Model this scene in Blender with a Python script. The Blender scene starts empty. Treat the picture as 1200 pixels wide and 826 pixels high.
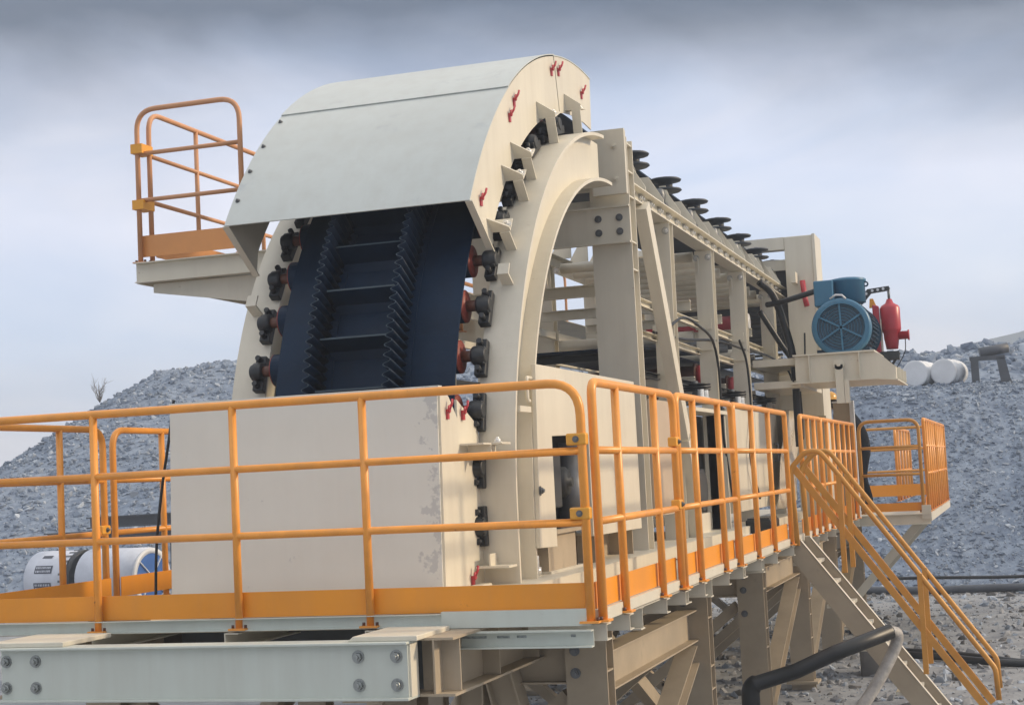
import bpy, math, random
import numpy as np
from mathutils import Vector, Matrix
random.seed(7); RNG = np.random.default_rng(7)
SC = bpy.context.scene; COL = SC.collection
PI = math.pi; R = math.radians

# ------------------------------------------------------------------ camera
cam_d = bpy.data.cameras.new('camera'); cam = bpy.data.objects.new('camera', cam_d); COL.objects.link(cam)
def cam_axes(yaw, pitch, roll):
    cy, sy, cp, sp, cr, sr = math.cos(yaw), math.sin(yaw), math.cos(pitch), math.sin(pitch), math.cos(roll), math.sin(roll)
    fwd = Vector((sy*cp, cy*cp, sp)); right = Vector((cy, -sy, 0)); up = right.cross(fwd)
    return cr*right + sr*up, -sr*right + cr*up, fwd
rt, up_, fw = cam_axes(-0.3078, 0.0789, -0.0498)
m = Matrix((rt, up_, -fw)).transposed().to_4x4(); m.translation = Vector((2.0031, -7.3448, 0.7057))
cam.matrix_world = m
cam_d.sensor_width = 36; cam_d.lens = 1852.8/1200*36; cam_d.clip_end = 5000; cam_d.clip_start = .05
SC.camera = cam

# ------------------------------------------------------------------ world, sun, exposure
SUN_EL, SUN_AZ = R(24), R(20)            # azimuth from +X towards +Y
w = bpy.data.worlds.new('World'); SC.world = w; w.use_nodes = True
nt = w.node_tree; nt.nodes.clear(); N = nt.nodes.new; L = nt.links.new
out = N('ShaderNodeOutputWorld'); bg = N('ShaderNodeBackground'); bg.inputs[1].default_value = 1.0
sky = N('ShaderNodeTexSky'); sky.sky_type = 'NISHITA'; sky.sun_disc = False
sky.sun_elevation = SUN_EL; sky.sun_rotation = R(90) - SUN_AZ; sky.air_density = 1.3; sky.dust_density = 2.5
sk = N('ShaderNodeVectorMath'); sk.operation = 'SCALE'; sk.inputs[3].default_value = .09; L(sky.outputs[0], sk.inputs[0])
tc = N('ShaderNodeTexCoord'); sep = N('ShaderNodeSeparateXYZ'); L(tc.outputs['Generated'], sep.inputs[0])
mp = N('ShaderNodeMapping'); mp.inputs['Scale'].default_value = (1.0, 1.0, 2.2); mp.inputs['Rotation'].default_value = (0, R(-6), 0); L(tc.outputs['Generated'], mp.inputs[0])
n1 = N('ShaderNodeTexNoise'); n1.inputs['Scale'].default_value = 3.2; n1.inputs['Detail'].default_value = 7; n1.inputs['Roughness'].default_value = .5; n1.inputs['Distortion'].default_value = .3; L(mp.outputs[0], n1.inputs[0])
# elevation plus a little noise drives the overcast ramp: bright milky horizon, slate cloud base above
ad = N('ShaderNodeMath'); ad.operation = 'MULTIPLY_ADD'; L(n1.outputs[0], ad.inputs[0]); ad.inputs[1].default_value = .17; L(sep.outputs[2], ad.inputs[2])
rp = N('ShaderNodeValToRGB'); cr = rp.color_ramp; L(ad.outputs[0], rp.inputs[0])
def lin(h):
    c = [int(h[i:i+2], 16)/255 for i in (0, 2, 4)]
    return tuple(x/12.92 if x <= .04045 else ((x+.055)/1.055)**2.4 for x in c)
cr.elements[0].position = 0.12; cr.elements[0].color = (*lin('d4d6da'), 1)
cr.elements[1].position = .80; cr.elements[1].color = (*lin('f2f2ee'), 1)  # overhead sky out of view, brightened to add ambient fill on the scene
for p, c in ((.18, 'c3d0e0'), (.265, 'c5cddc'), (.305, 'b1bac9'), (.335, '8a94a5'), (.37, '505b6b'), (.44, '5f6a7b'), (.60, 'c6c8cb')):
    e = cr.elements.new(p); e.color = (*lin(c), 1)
n2 = N('ShaderNodeTexNoise'); n2.inputs['Scale'].default_value = 4.2; n2.inputs['Detail'].default_value = 6; n2.inputs['Distortion'].default_value = .6
mp2 = N('ShaderNodeMapping'); mp2.inputs['Scale'].default_value = (1, 1, 3.2); mp2.inputs['Location'].default_value = (3, 1, 0); L(tc.outputs['Generated'], mp2.inputs[0]); L(mp2.outputs[0], n2.inputs[0])
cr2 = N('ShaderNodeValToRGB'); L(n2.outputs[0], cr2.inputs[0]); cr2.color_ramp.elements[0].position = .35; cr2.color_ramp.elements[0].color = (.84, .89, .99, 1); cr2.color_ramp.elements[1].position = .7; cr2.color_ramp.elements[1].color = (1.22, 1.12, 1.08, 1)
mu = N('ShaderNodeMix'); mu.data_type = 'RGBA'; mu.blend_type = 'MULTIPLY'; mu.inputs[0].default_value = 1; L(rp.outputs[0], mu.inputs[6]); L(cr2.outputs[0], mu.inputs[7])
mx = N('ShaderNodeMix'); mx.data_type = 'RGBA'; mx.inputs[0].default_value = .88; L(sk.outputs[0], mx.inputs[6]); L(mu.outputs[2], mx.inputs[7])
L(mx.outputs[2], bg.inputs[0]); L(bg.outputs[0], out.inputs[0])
sun_d = bpy.data.lights.new('sun', 'SUN'); sun = bpy.data.objects.new('sun', sun_d); COL.objects.link(sun)
sun_d.energy = 2.0; sun_d.angle = R(5); sun_d.color = (1, .80, .56)
sdir = Vector((math.cos(SUN_EL)*math.cos(SUN_AZ), math.cos(SUN_EL)*math.sin(SUN_AZ), math.sin(SUN_EL)))
sun.rotation_euler = sdir.to_track_quat('Z', 'Y').to_euler()
SC.view_settings.view_transform = 'Standard'; SC.view_settings.look = 'None'; SC.view_settings.exposure = 0.66; SC.view_settings.gamma = 1

# ------------------------------------------------------------------ materials
def mat(name, col, rough=.5, metal=0, var=.12, vscale=3.0, bump=0.0, bscale=40.0, col2=None, spots=None, spec=.5, detail=5, streak=0.0, edge=None):
    """Paint/rubber/stone: base colour broken by soft noise, optional second colour patches and fine bump."""
    ma = bpy.data.materials.new(name); ma.use_nodes = True
    t = ma.node_tree; b = t.nodes['Principled BSDF']; n = t.nodes.new; l = t.links.new
    tc = n('ShaderNodeTexCoord')
    nz = n('ShaderNodeTexNoise'); nz.inputs['Scale'].default_value = vscale; nz.inputs['Detail'].default_value = detail; nz.inputs['Roughness'].default_value = .62; l(tc.outputs['Object'], nz.inputs['Vector'])
    rp = n('ShaderNodeValToRGB'); e = rp.color_ramp.elements
    c2 = col2 or tuple(c*(1-var) for c in col)
    e[0].position = .36; e[0].color = (*c2, 1); e[1].position = .62; e[1].color = (*col, 1)
    l(nz.outputs[0], rp.inputs[0]); last = rp.outputs[0]
    if spots:
        sc_, thr, wid, sc_col = spots
        ns = n('ShaderNodeTexNoise'); ns.inputs['Scale'].default_value = sc_; ns.inputs['Detail'].default_value = 8; ns.inputs['Roughness'].default_value = .7; l(tc.outputs['Object'], ns.inputs['Vector'])
        fac = ns.outputs[0]
        if edge:            # film that peels along one edge of the sheet
            sx_ = n('ShaderNodeSeparateXYZ'); l(tc.outputs['Object'], sx_.inputs[0]); me_ = n('ShaderNodeMapRange'); me_.inputs[1].default_value, me_.inputs[2].default_value, me_.inputs[4].default_value = edge
            l(sx_.outputs[0], me_.inputs[0]); sm_ = n('ShaderNodeMath'); sm_.operation = 'ADD'; l(ns.outputs[0], sm_.inputs[0]); l(me_.outputs[0], sm_.inputs[1]); fac = sm_.outputs[0]
        rs = n('ShaderNodeValToRGB'); rs.color_ramp.elements[0].position = thr; rs.color_ramp.elements[0].color = (0, 0, 0, 1); rs.color_ramp.elements[1].position = thr+wid; rs.color_ramp.elements[1].color = (1, 1, 1, 1); l(fac, rs.inputs[0])
        mi = n('ShaderNodeMix'); mi.data_type = 'RGBA'; l(rs.outputs[0], mi.inputs[0]); l(last, mi.inputs[6]); mi.inputs[7].default_value = (*sc_col, 1); last = mi.outputs[2]
    if streak:              # vertical dust and rain streaks
        mp_ = n('ShaderNodeMapping'); mp_.inputs['Scale'].default_value = (9, 9, .7); l(tc.outputs['Object'], mp_.inputs[0])
        nk = n('ShaderNodeTexNoise'); nk.inputs['Scale'].default_value = 1.0; nk.inputs['Detail'].default_value = 7; nk.inputs['Roughness'].default_value = .65; l(mp_.outputs[0], nk.inputs[0])
        rk = n('ShaderNodeValToRGB'); rk.color_ramp.elements[0].position = .42; rk.color_ramp.elements[1].position = .72; rk.color_ramp.elements[1].color = (streak,)*3+(1,); rk.color_ramp.elements[0].color = (0, 0, 0, 1); l(nk.outputs[0], rk.inputs[0])
        mk = n('ShaderNodeMix'); mk.data_type = 'RGBA'; l(rk.outputs[0], mk.inputs[0]); l(last, mk.inputs[6]); mk.inputs[7].default_value = (.30, .24, .17, 1); last = mk.outputs[2]
    l(last, b.inputs['Base Color'])
    b.inputs['Metallic'].default_value = metal; b.inputs['Specular IOR Level'].default_value = spec
    rr = n('ShaderNodeMapRange'); rr.inputs[3].default_value = max(.05, rough-.08); rr.inputs[4].default_value = min(1, rough+.1); l(nz.outputs[0], rr.inputs[0]); l(rr.outputs[0], b.inputs['Roughness'])
    if bump:
        nb = n('ShaderNodeTexNoise'); nb.inputs['Scale'].default_value = bscale; nb.inputs['Detail'].default_value = 4; l(tc.outputs['Object'], nb.inputs['Vector'])
        bp = n('ShaderNodeBump'); bp.inputs['Strength'].default_value = bump; bp.inputs['Distance'].default_value = .02; l(nb.outputs[0], bp.inputs['Height']); l(bp.outputs[0], b.inputs['Normal'])
    return ma
M = dict(
 cream=mat('cream_paint', (.69, .645, .53), .42, var=.07, vscale=1.6, streak=.12, spots=(15, .665, .05, (.44, .36, .27)), bump=.05, bscale=9),
 dusty_shaded=mat('dusty_shaded_cream_paint', (.43, .355, .255), .6, var=.2, vscale=1.4, spots=(5, .6, .1, (.33, .28, .21)), bump=.08, bscale=14),  # cream darkened to put shade into the colour, plus some dust
 pale=mat('pale_blue_grey_paint', (.575, .615, .555), .38, streak=.14, var=.06, vscale=1.2, spots=(11, .68, .04, (.36, .34, .29)), bump=.04, bscale=7),
 sheet=mat('hood_sheet_paint', (.555, .585, .55), .42, var=.08, vscale=1.1, spots=(2.6, .60, .10, (.455, .485, .475)), bump=.22, bscale=1.8, streak=.13),
 film=mat('film_covered_sheet', (.71, .705, .635), .33, var=.05, vscale=1.4, streak=.05, edge=(-1.24, -1.03, .15), spots=(8.0, .665, .03, (.54, .54, .505)), bump=.10, bscale=5),
 orange=mat('orange_paint', (.88, .355, .055), .36, var=.13, vscale=7, streak=.12, spots=(16, .68, .04, (.42, .15, .03))),
 pink=mat('faded_orange_paint', (.60, .30, .15), .5, var=.12, vscale=5),
 peach=mat('faded_toe_plate', (.70, .31, .10), .45, var=.1, vscale=3),
 plate=mat('orange_toe_plate', (.84, .315, .018), .4, var=.09, streak=.08, vscale=2, spots=(12, .69, .04, (.40, .14, .03))),
 ochre=mat('ochre_rail_paint', (.62, .29, .05), .42, var=.15, vscale=5),
 clamp=mat('yellow_clamp_paint', (.80, .37, .04), .45, var=.1),
 rubber=mat('belt_rubber', (.004, .020, .050), .48, var=.3, vscale=3, bump=.06, bscale=25, spec=.2),
 rubber_top=mat('lit_rubber_edge', (.035, .06, .08), .6, var=.3, vscale=8),  # lighter belt rubber, paints the light caught along wall and cleat tips
 wheel=mat('wheel_rubber', (.035, .045, .058), .5, var=.25, vscale=10),
 black=mat('black_cable_sheath', (.010, .012, .014), .42, var=.2),
 iron=mat('dark_cast_iron', (.022, .026, .03), .48, var=.3, vscale=12, bump=.1, bscale=50),
 red=mat('red_primer', (.27, .045, .028), .5, var=.3, vscale=14),
 redp=mat('red_enamel', (.44, .035, .05), .35, var=.12, vscale=6),
 rust=mat('brown_shaft', (.13, .055, .035), .5, var=.4, vscale=16),
 zinc=mat('zinc_bolt', (.78, .78, .76), .22, metal=.45, var=.3, vscale=20),
 steelb=mat('plated_bolt', (.36, .38, .37), .28, metal=.6, var=.3, vscale=20),
 steel=mat('dull_steel', (.16, .17, .18), .42, metal=.3, var=.3, vscale=6),
 blue=mat('blue_enamel', (.05, .175, .29), .38, var=.12, vscale=4),
 bluedk=mat('dark_blue_enamel', (.02, .065, .11), .45, var=.2, vscale=6),
 dark=mat('dark_steel', (.045, .05, .052), .5, var=.3, vscale=5),
 beamdk=mat('dark_section_steel', (.08, .09, .105), .5, var=.25, vscale=3),
 floor=mat('deck_plate', (.50, .46, .37), .55, var=.2, vscale=3, bump=.15, bscale=30),
 gravel=mat('grey_gravel', (.315, .325, .335), .9, col2=(.20, .21, .225), vscale=2.2, bump=.9, bscale=14, spec=.2, detail=9),
 slope=mat('blue_grey_gravel', (.27, .32, .39), .9, col2=(.15, .185, .245), vscale=4.5, spots=(9, .6, .08, (.34, .40, .48)), bump=.5, bscale=15, spec=.2, detail=10),
 rockA=mat('blue_grey_stone', (.23, .275, .34), .8, col2=(.14, .175, .23), vscale=1.5, spec=.3),
 rockB=mat('pale_stone', (.42, .47, .53), .75, col2=(.22, .25, .29), vscale=1.5, spec=.3),
 rockD=mat('grey_brown_stone', (.33, .335, .34), .85, col2=(.21, .215, .225), vscale=1.5, spec=.3),
 rockC=mat('brown_grey_stone', (.19, .18, .165), .85, col2=(.10, .10, .10), vscale=1.5, spec=.3),
 far=mat('far_hill_soil', (.26, .30, .33), .95, var=.2, vscale=.05),
 wrap=mat('white_wrapping', (.62, .65, .72), .4, var=.12, vscale=3, bump=.35, bscale=6),
 print=mat('dark_print', (.07, .08, .11), .6, var=.4, vscale=40),
 cyan=mat('blue_end_cover', (.03, .13, .42), .5, var=.2, vscale=3),
 white=mat('white_paint', (.70, .72, .74), .4, var=.1),
 hose=mat('grey_hose', (.50, .47, .43), .6, var=.4, vscale=9, bump=.3, bscale=40),
 cloth=mat('dark_work_clothes', (.010, .013, .019), .85, spec=.1, var=.3, vscale=8, bump=.3, bscale=20),
 skin=mat('skin', (.32, .18, .12), .55, var=.1),
 helmet=mat('yellow_helmet', (.60, .30, .03), .3, var=.05),
 vest=mat('tan_glove', (.34, .22, .10), .8, var=.2),
 twig=mat('dry_twig', (.14, .12, .10), .9),
 tarp=mat('clear_plastic_sheet', (.58, .52, .42), .25, var=.1, vscale=4, bump=.4, bscale=5),
 ply=mat('pinkish_board', (.50, .40, .30), .6, var=.1, vscale=2),
)

# ------------------------------------------------------------------ mesh builder
class MB:
    def __init__(s): s.v = []; s.f = []; s.s = []
    def add(s, vs, fs, smooth=False):
        o = len(s.v); s.v += [tuple(map(float, p)) for p in vs]; s.f += [[o+i for i in q] for q in fs]; s.s += [smooth]*len(fs); return s
    def box(s, x0, x1, y0, y1, z0, z1):
        return s.add([(x0,y0,z0),(x1,y0,z0),(x1,y1,z0),(x0,y1,z0),(x0,y0,z1),(x1,y0,z1),(x1,y1,z1),(x0,y1,z1)],
                     [(0,3,2,1),(4,5,6,7),(0,1,5,4),(1,2,6,5),(2,3,7,6),(3,0,4,7)])
    def prism(s, poly, ax, a0, a1):
        """poly in the plane across axis ax ('x': (y,z), 'y': (x,z), 'z': (x,y)), extruded a0..a1"""
        n = len(poly)
        P = {'x': lambda p, a: (a, p[0], p[1]), 'y': lambda p, a: (p[0], a, p[1]), 'z': lambda p, a: (p[0], p[1], a)}[ax]
        vs = [P(p, a0) for p in poly] + [P(p, a1) for p in poly]
        fs = [list(range(n))[::-1], list(range(n, 2*n))] + [(i, (i+1) % n, n+(i+1) % n, n+i) for i in range(n)]
        return s.add(vs, fs)
    def sect(s, p0, p1, poly, up=(0, 0, 1)):
        """sweep a 2D section (side, up) from p0 to p1"""
        p0, p1, up = Vector(p0), Vector(p1), Vector(up); d = (p1-p0).normalized()
        sd = d.cross(up).normalized(); u = sd.cross(d).normalized(); n = len(poly)
        vs = [p0+sd*a+u*b for a, b in poly] + [p1+sd*a+u*b for a, b in poly]
        return s.add(vs, [list(range(n)), list(range(n, 2*n))[::-1]] + [(i, n+i, n+(i+1) % n, (i+1) % n) for i in range(n)])
    def bar(s, p0, p1, w_, h, up=(0, 0, 1)):
        return s.sect(p0, p1, [(-w_/2, -h/2), (w_/2, -h/2), (w_/2, h/2), (-w_/2, h/2)], up)
    def ibeam(s, p0, p1, h, b, tf, tw, up=(0, 0, 1)):
        return s.sect(p0, p1, [(-b/2,-h/2),(b/2,-h/2),(b/2,-h/2+tf),(tw/2,-h/2+tf),(tw/2,h/2-tf),(b/2,h/2-tf),(b/2,h/2),(-b/2,h/2),(-b/2,h/2-tf),(-tw/2,h/2-tf),(-tw/2,-h/2+tf),(-b/2,-h/2+tf)], up)
    def chan(s, p0, p1, h, b, tf, tw, up=(0, 0, 1), flip=1):
        P = [(0,-h/2),(b,-h/2),(b,-h/2+tf),(tw,-h/2+tf),(tw,h/2-tf),(b,h/2-tf),(b,h/2),(0,h/2)]
        return s.sect(p0, p1, [(a*flip, c) for a, c in P], up)
    def cyl(s, p0, p1, r0, r1=None, n=16):
        return s.lathe([(0, r0), (1, r0 if r1 is None else r1)], p0, p1, n, True)
    def lathe(s, prof, p0, p1, n=16, unit=False, cap=True):
        """prof: (distance along axis from p0, radius); unit=True: distance is a fraction of p0-p1"""
        p0, p1 = Vector(p0), Vector(p1); L_ = (p1-p0).length; d = (p1-p0).normalized()
        a = d.orthogonal().normalized(); b = d.cross(a); vs = []; fs = []
        for t, r in prof:
            c = p0 + d*(t*L_ if unit else t)
            vs += [c + (a*math.cos(2*PI*i/n) + b*math.sin(2*PI*i/n))*r for i in range(n)]
        k = len(prof)
        o = len(s.v); s.v += [tuple(v) for v in vs]
        for j in range(k-1):
            for i in range(n): s.f.append([o+j*n+i, o+j*n+(i+1) % n, o+(j+1)*n+(i+1) % n, o+(j+1)*n+i]); s.s.append(True)
        if cap:
            s.f.append([o+i for i in range(n)][::-1]); s.s.append(False)
            s.f.append([o+(k-1)*n+i for i in range(n)]); s.s.append(False)
        return s
    def tube(s, pts, r, n=8, closed=False):
        pts = [Vector(p) for p in pts]; k = len(pts); rings = []; pn = None
        rs = r if isinstance(r, (list, tuple)) else [r]*k
        for i, p in enumerate(pts):
            if closed: t = (pts[(i+1) % k]-pts[i-1]).normalized()
            else: t = ((pts[min(i+1, k-1)]-p).normalized() + (p-pts[max(i-1, 0)]).normalized()).normalized()
            if pn is None: pn = t.orthogonal().normalized()
            pn = (pn - t*pn.dot(t)).normalized(); b = t.cross(pn)
            rings.append([p + (pn*math.cos(2*PI*j/n)+b*math.sin(2*PI*j/n))*rs[i] for j in range(n)])
        o = len(s.v); s.v += [tuple(v) for g in rings for v in g]
        for i in range(k if closed else k-1):
            i2 = (i+1) % k
            for j in range(n): s.f.append([o+i*n+j, o+i*n+(j+1) % n, o+i2*n+(j+1) % n, o+i2*n+j]); s.s.append(True)
        if not closed:
            s.f.append([o+j for j in range(n)][::-1]); s.s.append(False); s.f.append([o+(k-1)*n+j for j in range(n)]); s.s.append(False)
        return s
    def mesh(s, name, ma):
        me = bpy.data.meshes.new(name); me.from_pydata(s.v, [], s.f); me.polygons.foreach_set('use_smooth', s.s)
        if ma: me.materials.append(M[ma] if isinstance(ma, str) else ma)
        import bmesh
        bm = bmesh.new(); bm.from_mesh(me); bmesh.ops.recalc_face_normals(bm, faces=bm.faces); bm.to_mesh(me); bm.free()
        return me
    def build(s, name, ma, parent=None, bev=0):
        o = bpy.data.objects.new(name, s.mesh(name, ma)); COL.objects.link(o)
        if parent is not None: attach(o, parent)
        if bev:
            b = o.modifiers.new('bevel', 'BEVEL'); b.width = bev; b.segments = 2; b.limit_method = 'ANGLE'; b.angle_limit = R(40)
        return o
WORLD = {}
def wloc(o): return WORLD.get(o.name, Vector((0, 0, 0)))
def attach(o, parent):
    """geometry is written in world coordinates; things' empties are only translated"""
    o.parent = parent; o.location = o.location - wloc(parent)
def tag(o, label=None, cat=None, group=None, kind=None):
    for k, v in (('label', label), ('category', cat), ('group', group), ('kind', kind)):
        if v: o[k] = v
    return o
def thing(name, loc, label, cat, group=None):
    o = bpy.data.objects.new(name, None); COL.objects.link(o); o.location = loc; o.empty_display_size = .1
    WORLD[o.name] = Vector(loc); return tag(o, label, cat, group)
def copy_tree(o, parent=None):
    c = o.copy(); COL.objects.link(c)
    if parent is not None: c.parent = parent
    for ch in list(o.children): copy_tree(ch, c)
    return c
def inst(me, name, parent, loc, rot=None):
    """a part that shares its mesh with its fellows"""
    o = bpy.data.objects.new(name, me); COL.objects.link(o); o.parent = parent; o.location = Vector(loc)-wloc(parent)
    if rot is not None: o.rotation_euler = rot
    return o
def fillet(pts, r, n=6):
    pts = [Vector(p) for p in pts]; res = [pts[0]]
    for i in range(1, len(pts)-1):
        a = (pts[i-1]-pts[i]).normalized(); b = (pts[i+1]-pts[i]).normalized(); ang = a.angle(b)
        if ang > PI-.05: res.append(pts[i]); continue
        d = min(r/math.tan(ang/2), (pts[i-1]-pts[i]).length*.49 if i > 1 else 1e9, (pts[i+1]-pts[i]).length*.49 if i < len(pts)-2 else 1e9)
        p0, p1 = pts[i]+a*d, pts[i]+b*d
        for k in range(n+1):
            t = k/n; res.append((1-t)**2*p0 + 2*t*(1-t)*pts[i] + t*t*p1)
    return res+[pts[-1]]
def spline(pts, n=6):
    P = [Vector(p) for p in pts]; P = [2*P[0]-P[1]]+P+[2*P[-1]-P[-2]]; res = []
    for i in range(1, len(P)-2):
        for k in range(n):
            t = k/n; a, b, c, d = P[i-1:i+3]
            res.append(.5*((2*b)+(c-a)*t+(2*a-5*b+4*c-d)*t*t+(3*b-a-3*c+d)*t**3))
    return res+[P[-2]]

def bolt_mesh(r=.022, h=.016, ma='zinc'):       # washer, hexagon head and thread end along -Y
    b = MB(); b.cyl((0,0,0), (0,-.004,0), r*1.45, n=14); b.cyl((0,-.004,0), (0,-.004-h,0), r, n=6); b.cyl((0,-.004-h,0), (0,-.004-h*1.7,0), r*.55, n=10)
    return b.mesh('bolt', ma)
BOLT = bolt_mesh(); BOLT_S = bolt_mesh(.011, .008, 'steel'); BOLT_G = bolt_mesh(.02, .014, 'steel'); BOLT_C = bolt_mesh(.02, .012, 'cream')
RX, RUP = (0, 0, R(90)), (R(-90), 0, 0)         # bolt heads turned to +X, to +Z

# ================================================================== GROUND AND HILLS
def vnoise(x, y, seed):
    r = np.random.default_rng(seed); T = r.random((64, 64)); xi = np.floor(x).astype(int); yi = np.floor(y).astype(int)
    fx, fy = x-xi, y-yi; fx = fx*fx*(3-2*fx); fy = fy*fy*(3-2*fy)
    g = lambda a, b: T[a % 64, b % 64]
    return (g(xi, yi)*(1-fx)+g(xi+1, yi)*fx)*(1-fy)+(g(xi, yi+1)*(1-fx)+g(xi+1, yi+1)*fx)*fy
def fbm(x, y, seed, o=5, rough=.5):
    s = 0; a = 1; t = 0
    for i in range(o): s = s+a*vnoise(x*2**i, y*2**i, seed+i); t += a; a *= rough
    return s/t-.5
def ground_h(x, y):
    return -1.66 + .22*fbm(x*.25, y*.25, 3) + .05*fbm(x*2, y*2, 9, 3) - .012*np.clip(y-18, 0, 12)
def mound_h(x, y):          # spoil heap on the left
    ridge = np.interp(x, [-60, -46, -37.5, -34.5, -32.7, -31, -29.3, -27.6, -25, -18, -12, -6, 2], [-1, .2, 1.2, 1.6, 2.4, 3.3, 4.4, 5.15, 5.3, 5.3, 5.2, 4.4, 3.4])
    t = np.clip((y-28.5-1.2*fbm(x*.15, x*0, 5))/(15), 0, 1); f = np.clip(t**.85, 0, 1)
    back = np.clip((y-45)/20, 0, 1)
    return -1.9 + (ridge+1.9)*f*(1-.8*back) + f*(.9*fbm(x*.35, y*.35, 21)+.35*fbm(x*1.4, y*1.4, 33, 4)) + .1*fbm(x*1.5, y*1.5, 8)
def slope_h(x, y):          # gravel bank, bench and rocky upper bank on the right
    yy = y + 1.0*fbm(x*.3, y*.1, 41)
    z = np.interp(yy, [20, 22.2, 23, 27.6, 28.4, 33.5, 37, 40, 50, 70], [-1.95, -1.9, -1.4, 2.05, 2.28, 2.36, 3.3, 3.7, 3.7, 2.3])
    up = np.clip((y-34)/3, 0, 1)
    return z + .18*fbm(x*.8, y*.8, 51, 4)*np.clip((y-22)/2, 0, 1) + up*(.6*fbm(x*.6, y*.9, 61)+.3*fbm(x*2, y*2, 66))
def sheet(name, hf, x0, x1, y0, y1, d, ma, kind='structure'):
    nx, ny = int((x1-x0)/d)+1, int((y1-y0)/d)+1
    X, Y = np.meshgrid(np.linspace(x0, x1, nx), np.linspace(y0, y1, ny)); Z = hf(X, Y)
    V = np.stack([X, Y, Z], -1).reshape(-1, 3); i = np.arange(nx-1)[None]+np.arange(ny-1)[:, None]*nx
    F = np.stack([i, i+1, i+nx+1, i+nx], -1).reshape(-1, 4)
    return npmesh(name, V, F, M[ma], True, kind)
def npmesh(name, V, F, ma, smooth, kind):
    me = bpy.data.meshes.new(name); k = F.shape[1]
    me.vertices.add(len(V)); me.vertices.foreach_set('co', V.astype(np.float32).ravel())
    me.loops.add(F.size); me.loops.foreach_set('vertex_index', F.astype(np.int32).ravel())
    me.polygons.add(len(F)); me.polygons.foreach_set('loop_start', np.arange(0, F.size, k, dtype=np.int32)); me.polygons.foreach_set('loop_total', np.full(len(F), k, np.int32))
    me.polygons.foreach_set('use_smooth', np.full(len(F), smooth)); me.update(calc_edges=True); me.validate()
    for a in (ma if isinstance(ma, list) else [ma]): me.materials.append(a)
    o = bpy.data.objects.new(name, me); COL.objects.link(o); o['kind'] = kind; return o
def rocks(name, spots, sizes, mats, label=None, cat=None, seed=1, flat=.7):
    """a mass of angular stones: squashed, jittered icosahedra"""
    r = np.random.default_rng(seed); p = (1+5**.5)/2
    B = np.array([(-1,p,0),(1,p,0),(-1,-p,0),(1,-p,0),(0,-1,p),(0,1,p),(0,-1,-p),(0,1,-p),(p,0,-1),(p,0,1),(-p,0,-1),(-p,0,1)])/1.9
    Fb = np.array([(0,11,5),(0,5,1),(0,1,7),(0,7,10),(0,10,11),(1,5,9),(5,11,4),(11,10,2),(10,7,6),(7,1,8),(3,9,4),(3,4,2),(3,2,6),(3,6,8),(3,8,9),(4,9,5),(2,4,11),(6,2,10),(8,6,7),(9,8,1)])
    n = len(spots); V = B[None]*(1+.45*(r.random((n, 12, 1))-.5)) + .28*(r.random((n, 12, 3))-.5)
    V = V*np.stack([.7+.6*r.random(n), .6+.5*r.random(n), flat*(.5+.6*r.random(n))], -1)[:, None]
    ax = r.normal(size=(n, 3)); ax /= np.linalg.norm(ax, axis=1)[:, None]; a = r.random(n)*2*PI
    K = np.zeros((n, 3, 3)); K[:, 0, 1] = -ax[:, 2]; K[:, 0, 2] = ax[:, 1]; K[:, 1, 0] = ax[:, 2]; K[:, 1, 2] = -ax[:, 0]; K[:, 2, 0] = -ax[:, 1]; K[:, 2, 1] = ax[:, 0]
    Rm = np.eye(3)+np.sin(a)[:, None, None]*K+(1-np.cos(a))[:, None, None]*(K@K)
    V = np.einsum('nij,nkj->nki', Rm, V)*sizes[:, None, None]*.5+spots[:, None]
    F = (Fb[None]+12*np.arange(n)[:, None, None]).reshape(-1, 3)
    o = npmesh(name, V.reshape(-1, 3), F, [M[q] for q in mats], False, 'stuff')
    mi = np.repeat(r.choice(len(mats), n, p=[.52, .34, .14][:len(mats)] if len(mats) == 3 else None), 20).astype(np.int32)
    o.data.polygons.foreach_set('material_index', mi); tag(o, label, cat); return o
def scatter(n, x0, x1, y0, y1, hf, seed, lift=0.0):
    r = np.random.default_rng(seed); x = x0+(x1-x0)*r.random(n); y = y0+(y1-y0)*r.random(n)
    return np.stack([x, y, hf(x, y)+lift], -1)
def psize(n, lo, hi, seed, k=2.6): return lo+(hi-lo)*np.random.default_rng(seed).random(n)**k

sheet('ground', ground_h, -60, 60, -14, 34, .3, 'gravel')
g = MB(); g.add([(-300,-60,-2.3),(300,-60,-2.3),(300,300,-2.3),(-300,300,-2.3)], [(0,1,2,3)]); tag(g.build('terrain', 'far'), kind='structure')
sheet('gravel_mound', mound_h, -60, 4, 27, 66, .33, 'slope')
sheet('gravel_slope', slope_h, -9, 34, 20.5, 66, .3, 'slope')
fh = lambda x, y: (np.interp(x, [-400, -30, -8, 3, 12, 30, 60, 400], [-5, -4, 10.0, 11.9, 15, 19, 22, 20])+3)*np.clip((y-100)/45, 0, 1) - 3 + 1.0*fbm(x*.06, y*.06, 71)
sheet('far_hill', fh, -120, 200, 100, 240, 2.5, 'far')
rocks('mound_rocks', scatter(36000, -42, -10, 28, 46, mound_h, 1), psize(36000, .05, .30, 2, 4.2), ['rockA', 'rockB', 'slope'], 'heap of broken blue grey stones rising behind the left railing', 'rocks', 1, .55)
rocks('slope_stones', scatter(46000, -4, 10, 22.3, 29, slope_h, 3), psize(46000, .025, .14, 4, 5.5), ['rockA', 'rockB', 'slope'], 'loose stones on the blue gravel bank behind the far platform', 'stones', 2, .55)
rocks('bank_boulders', scatter(5000, -6, 13, 33.5, 43, slope_h, 5), psize(5000, .08, .5, 6, 4), ['rockA', 'slope', 'rockB'], 'rough boulders of the upper bank behind the white drums', 'boulders', 3)
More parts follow.
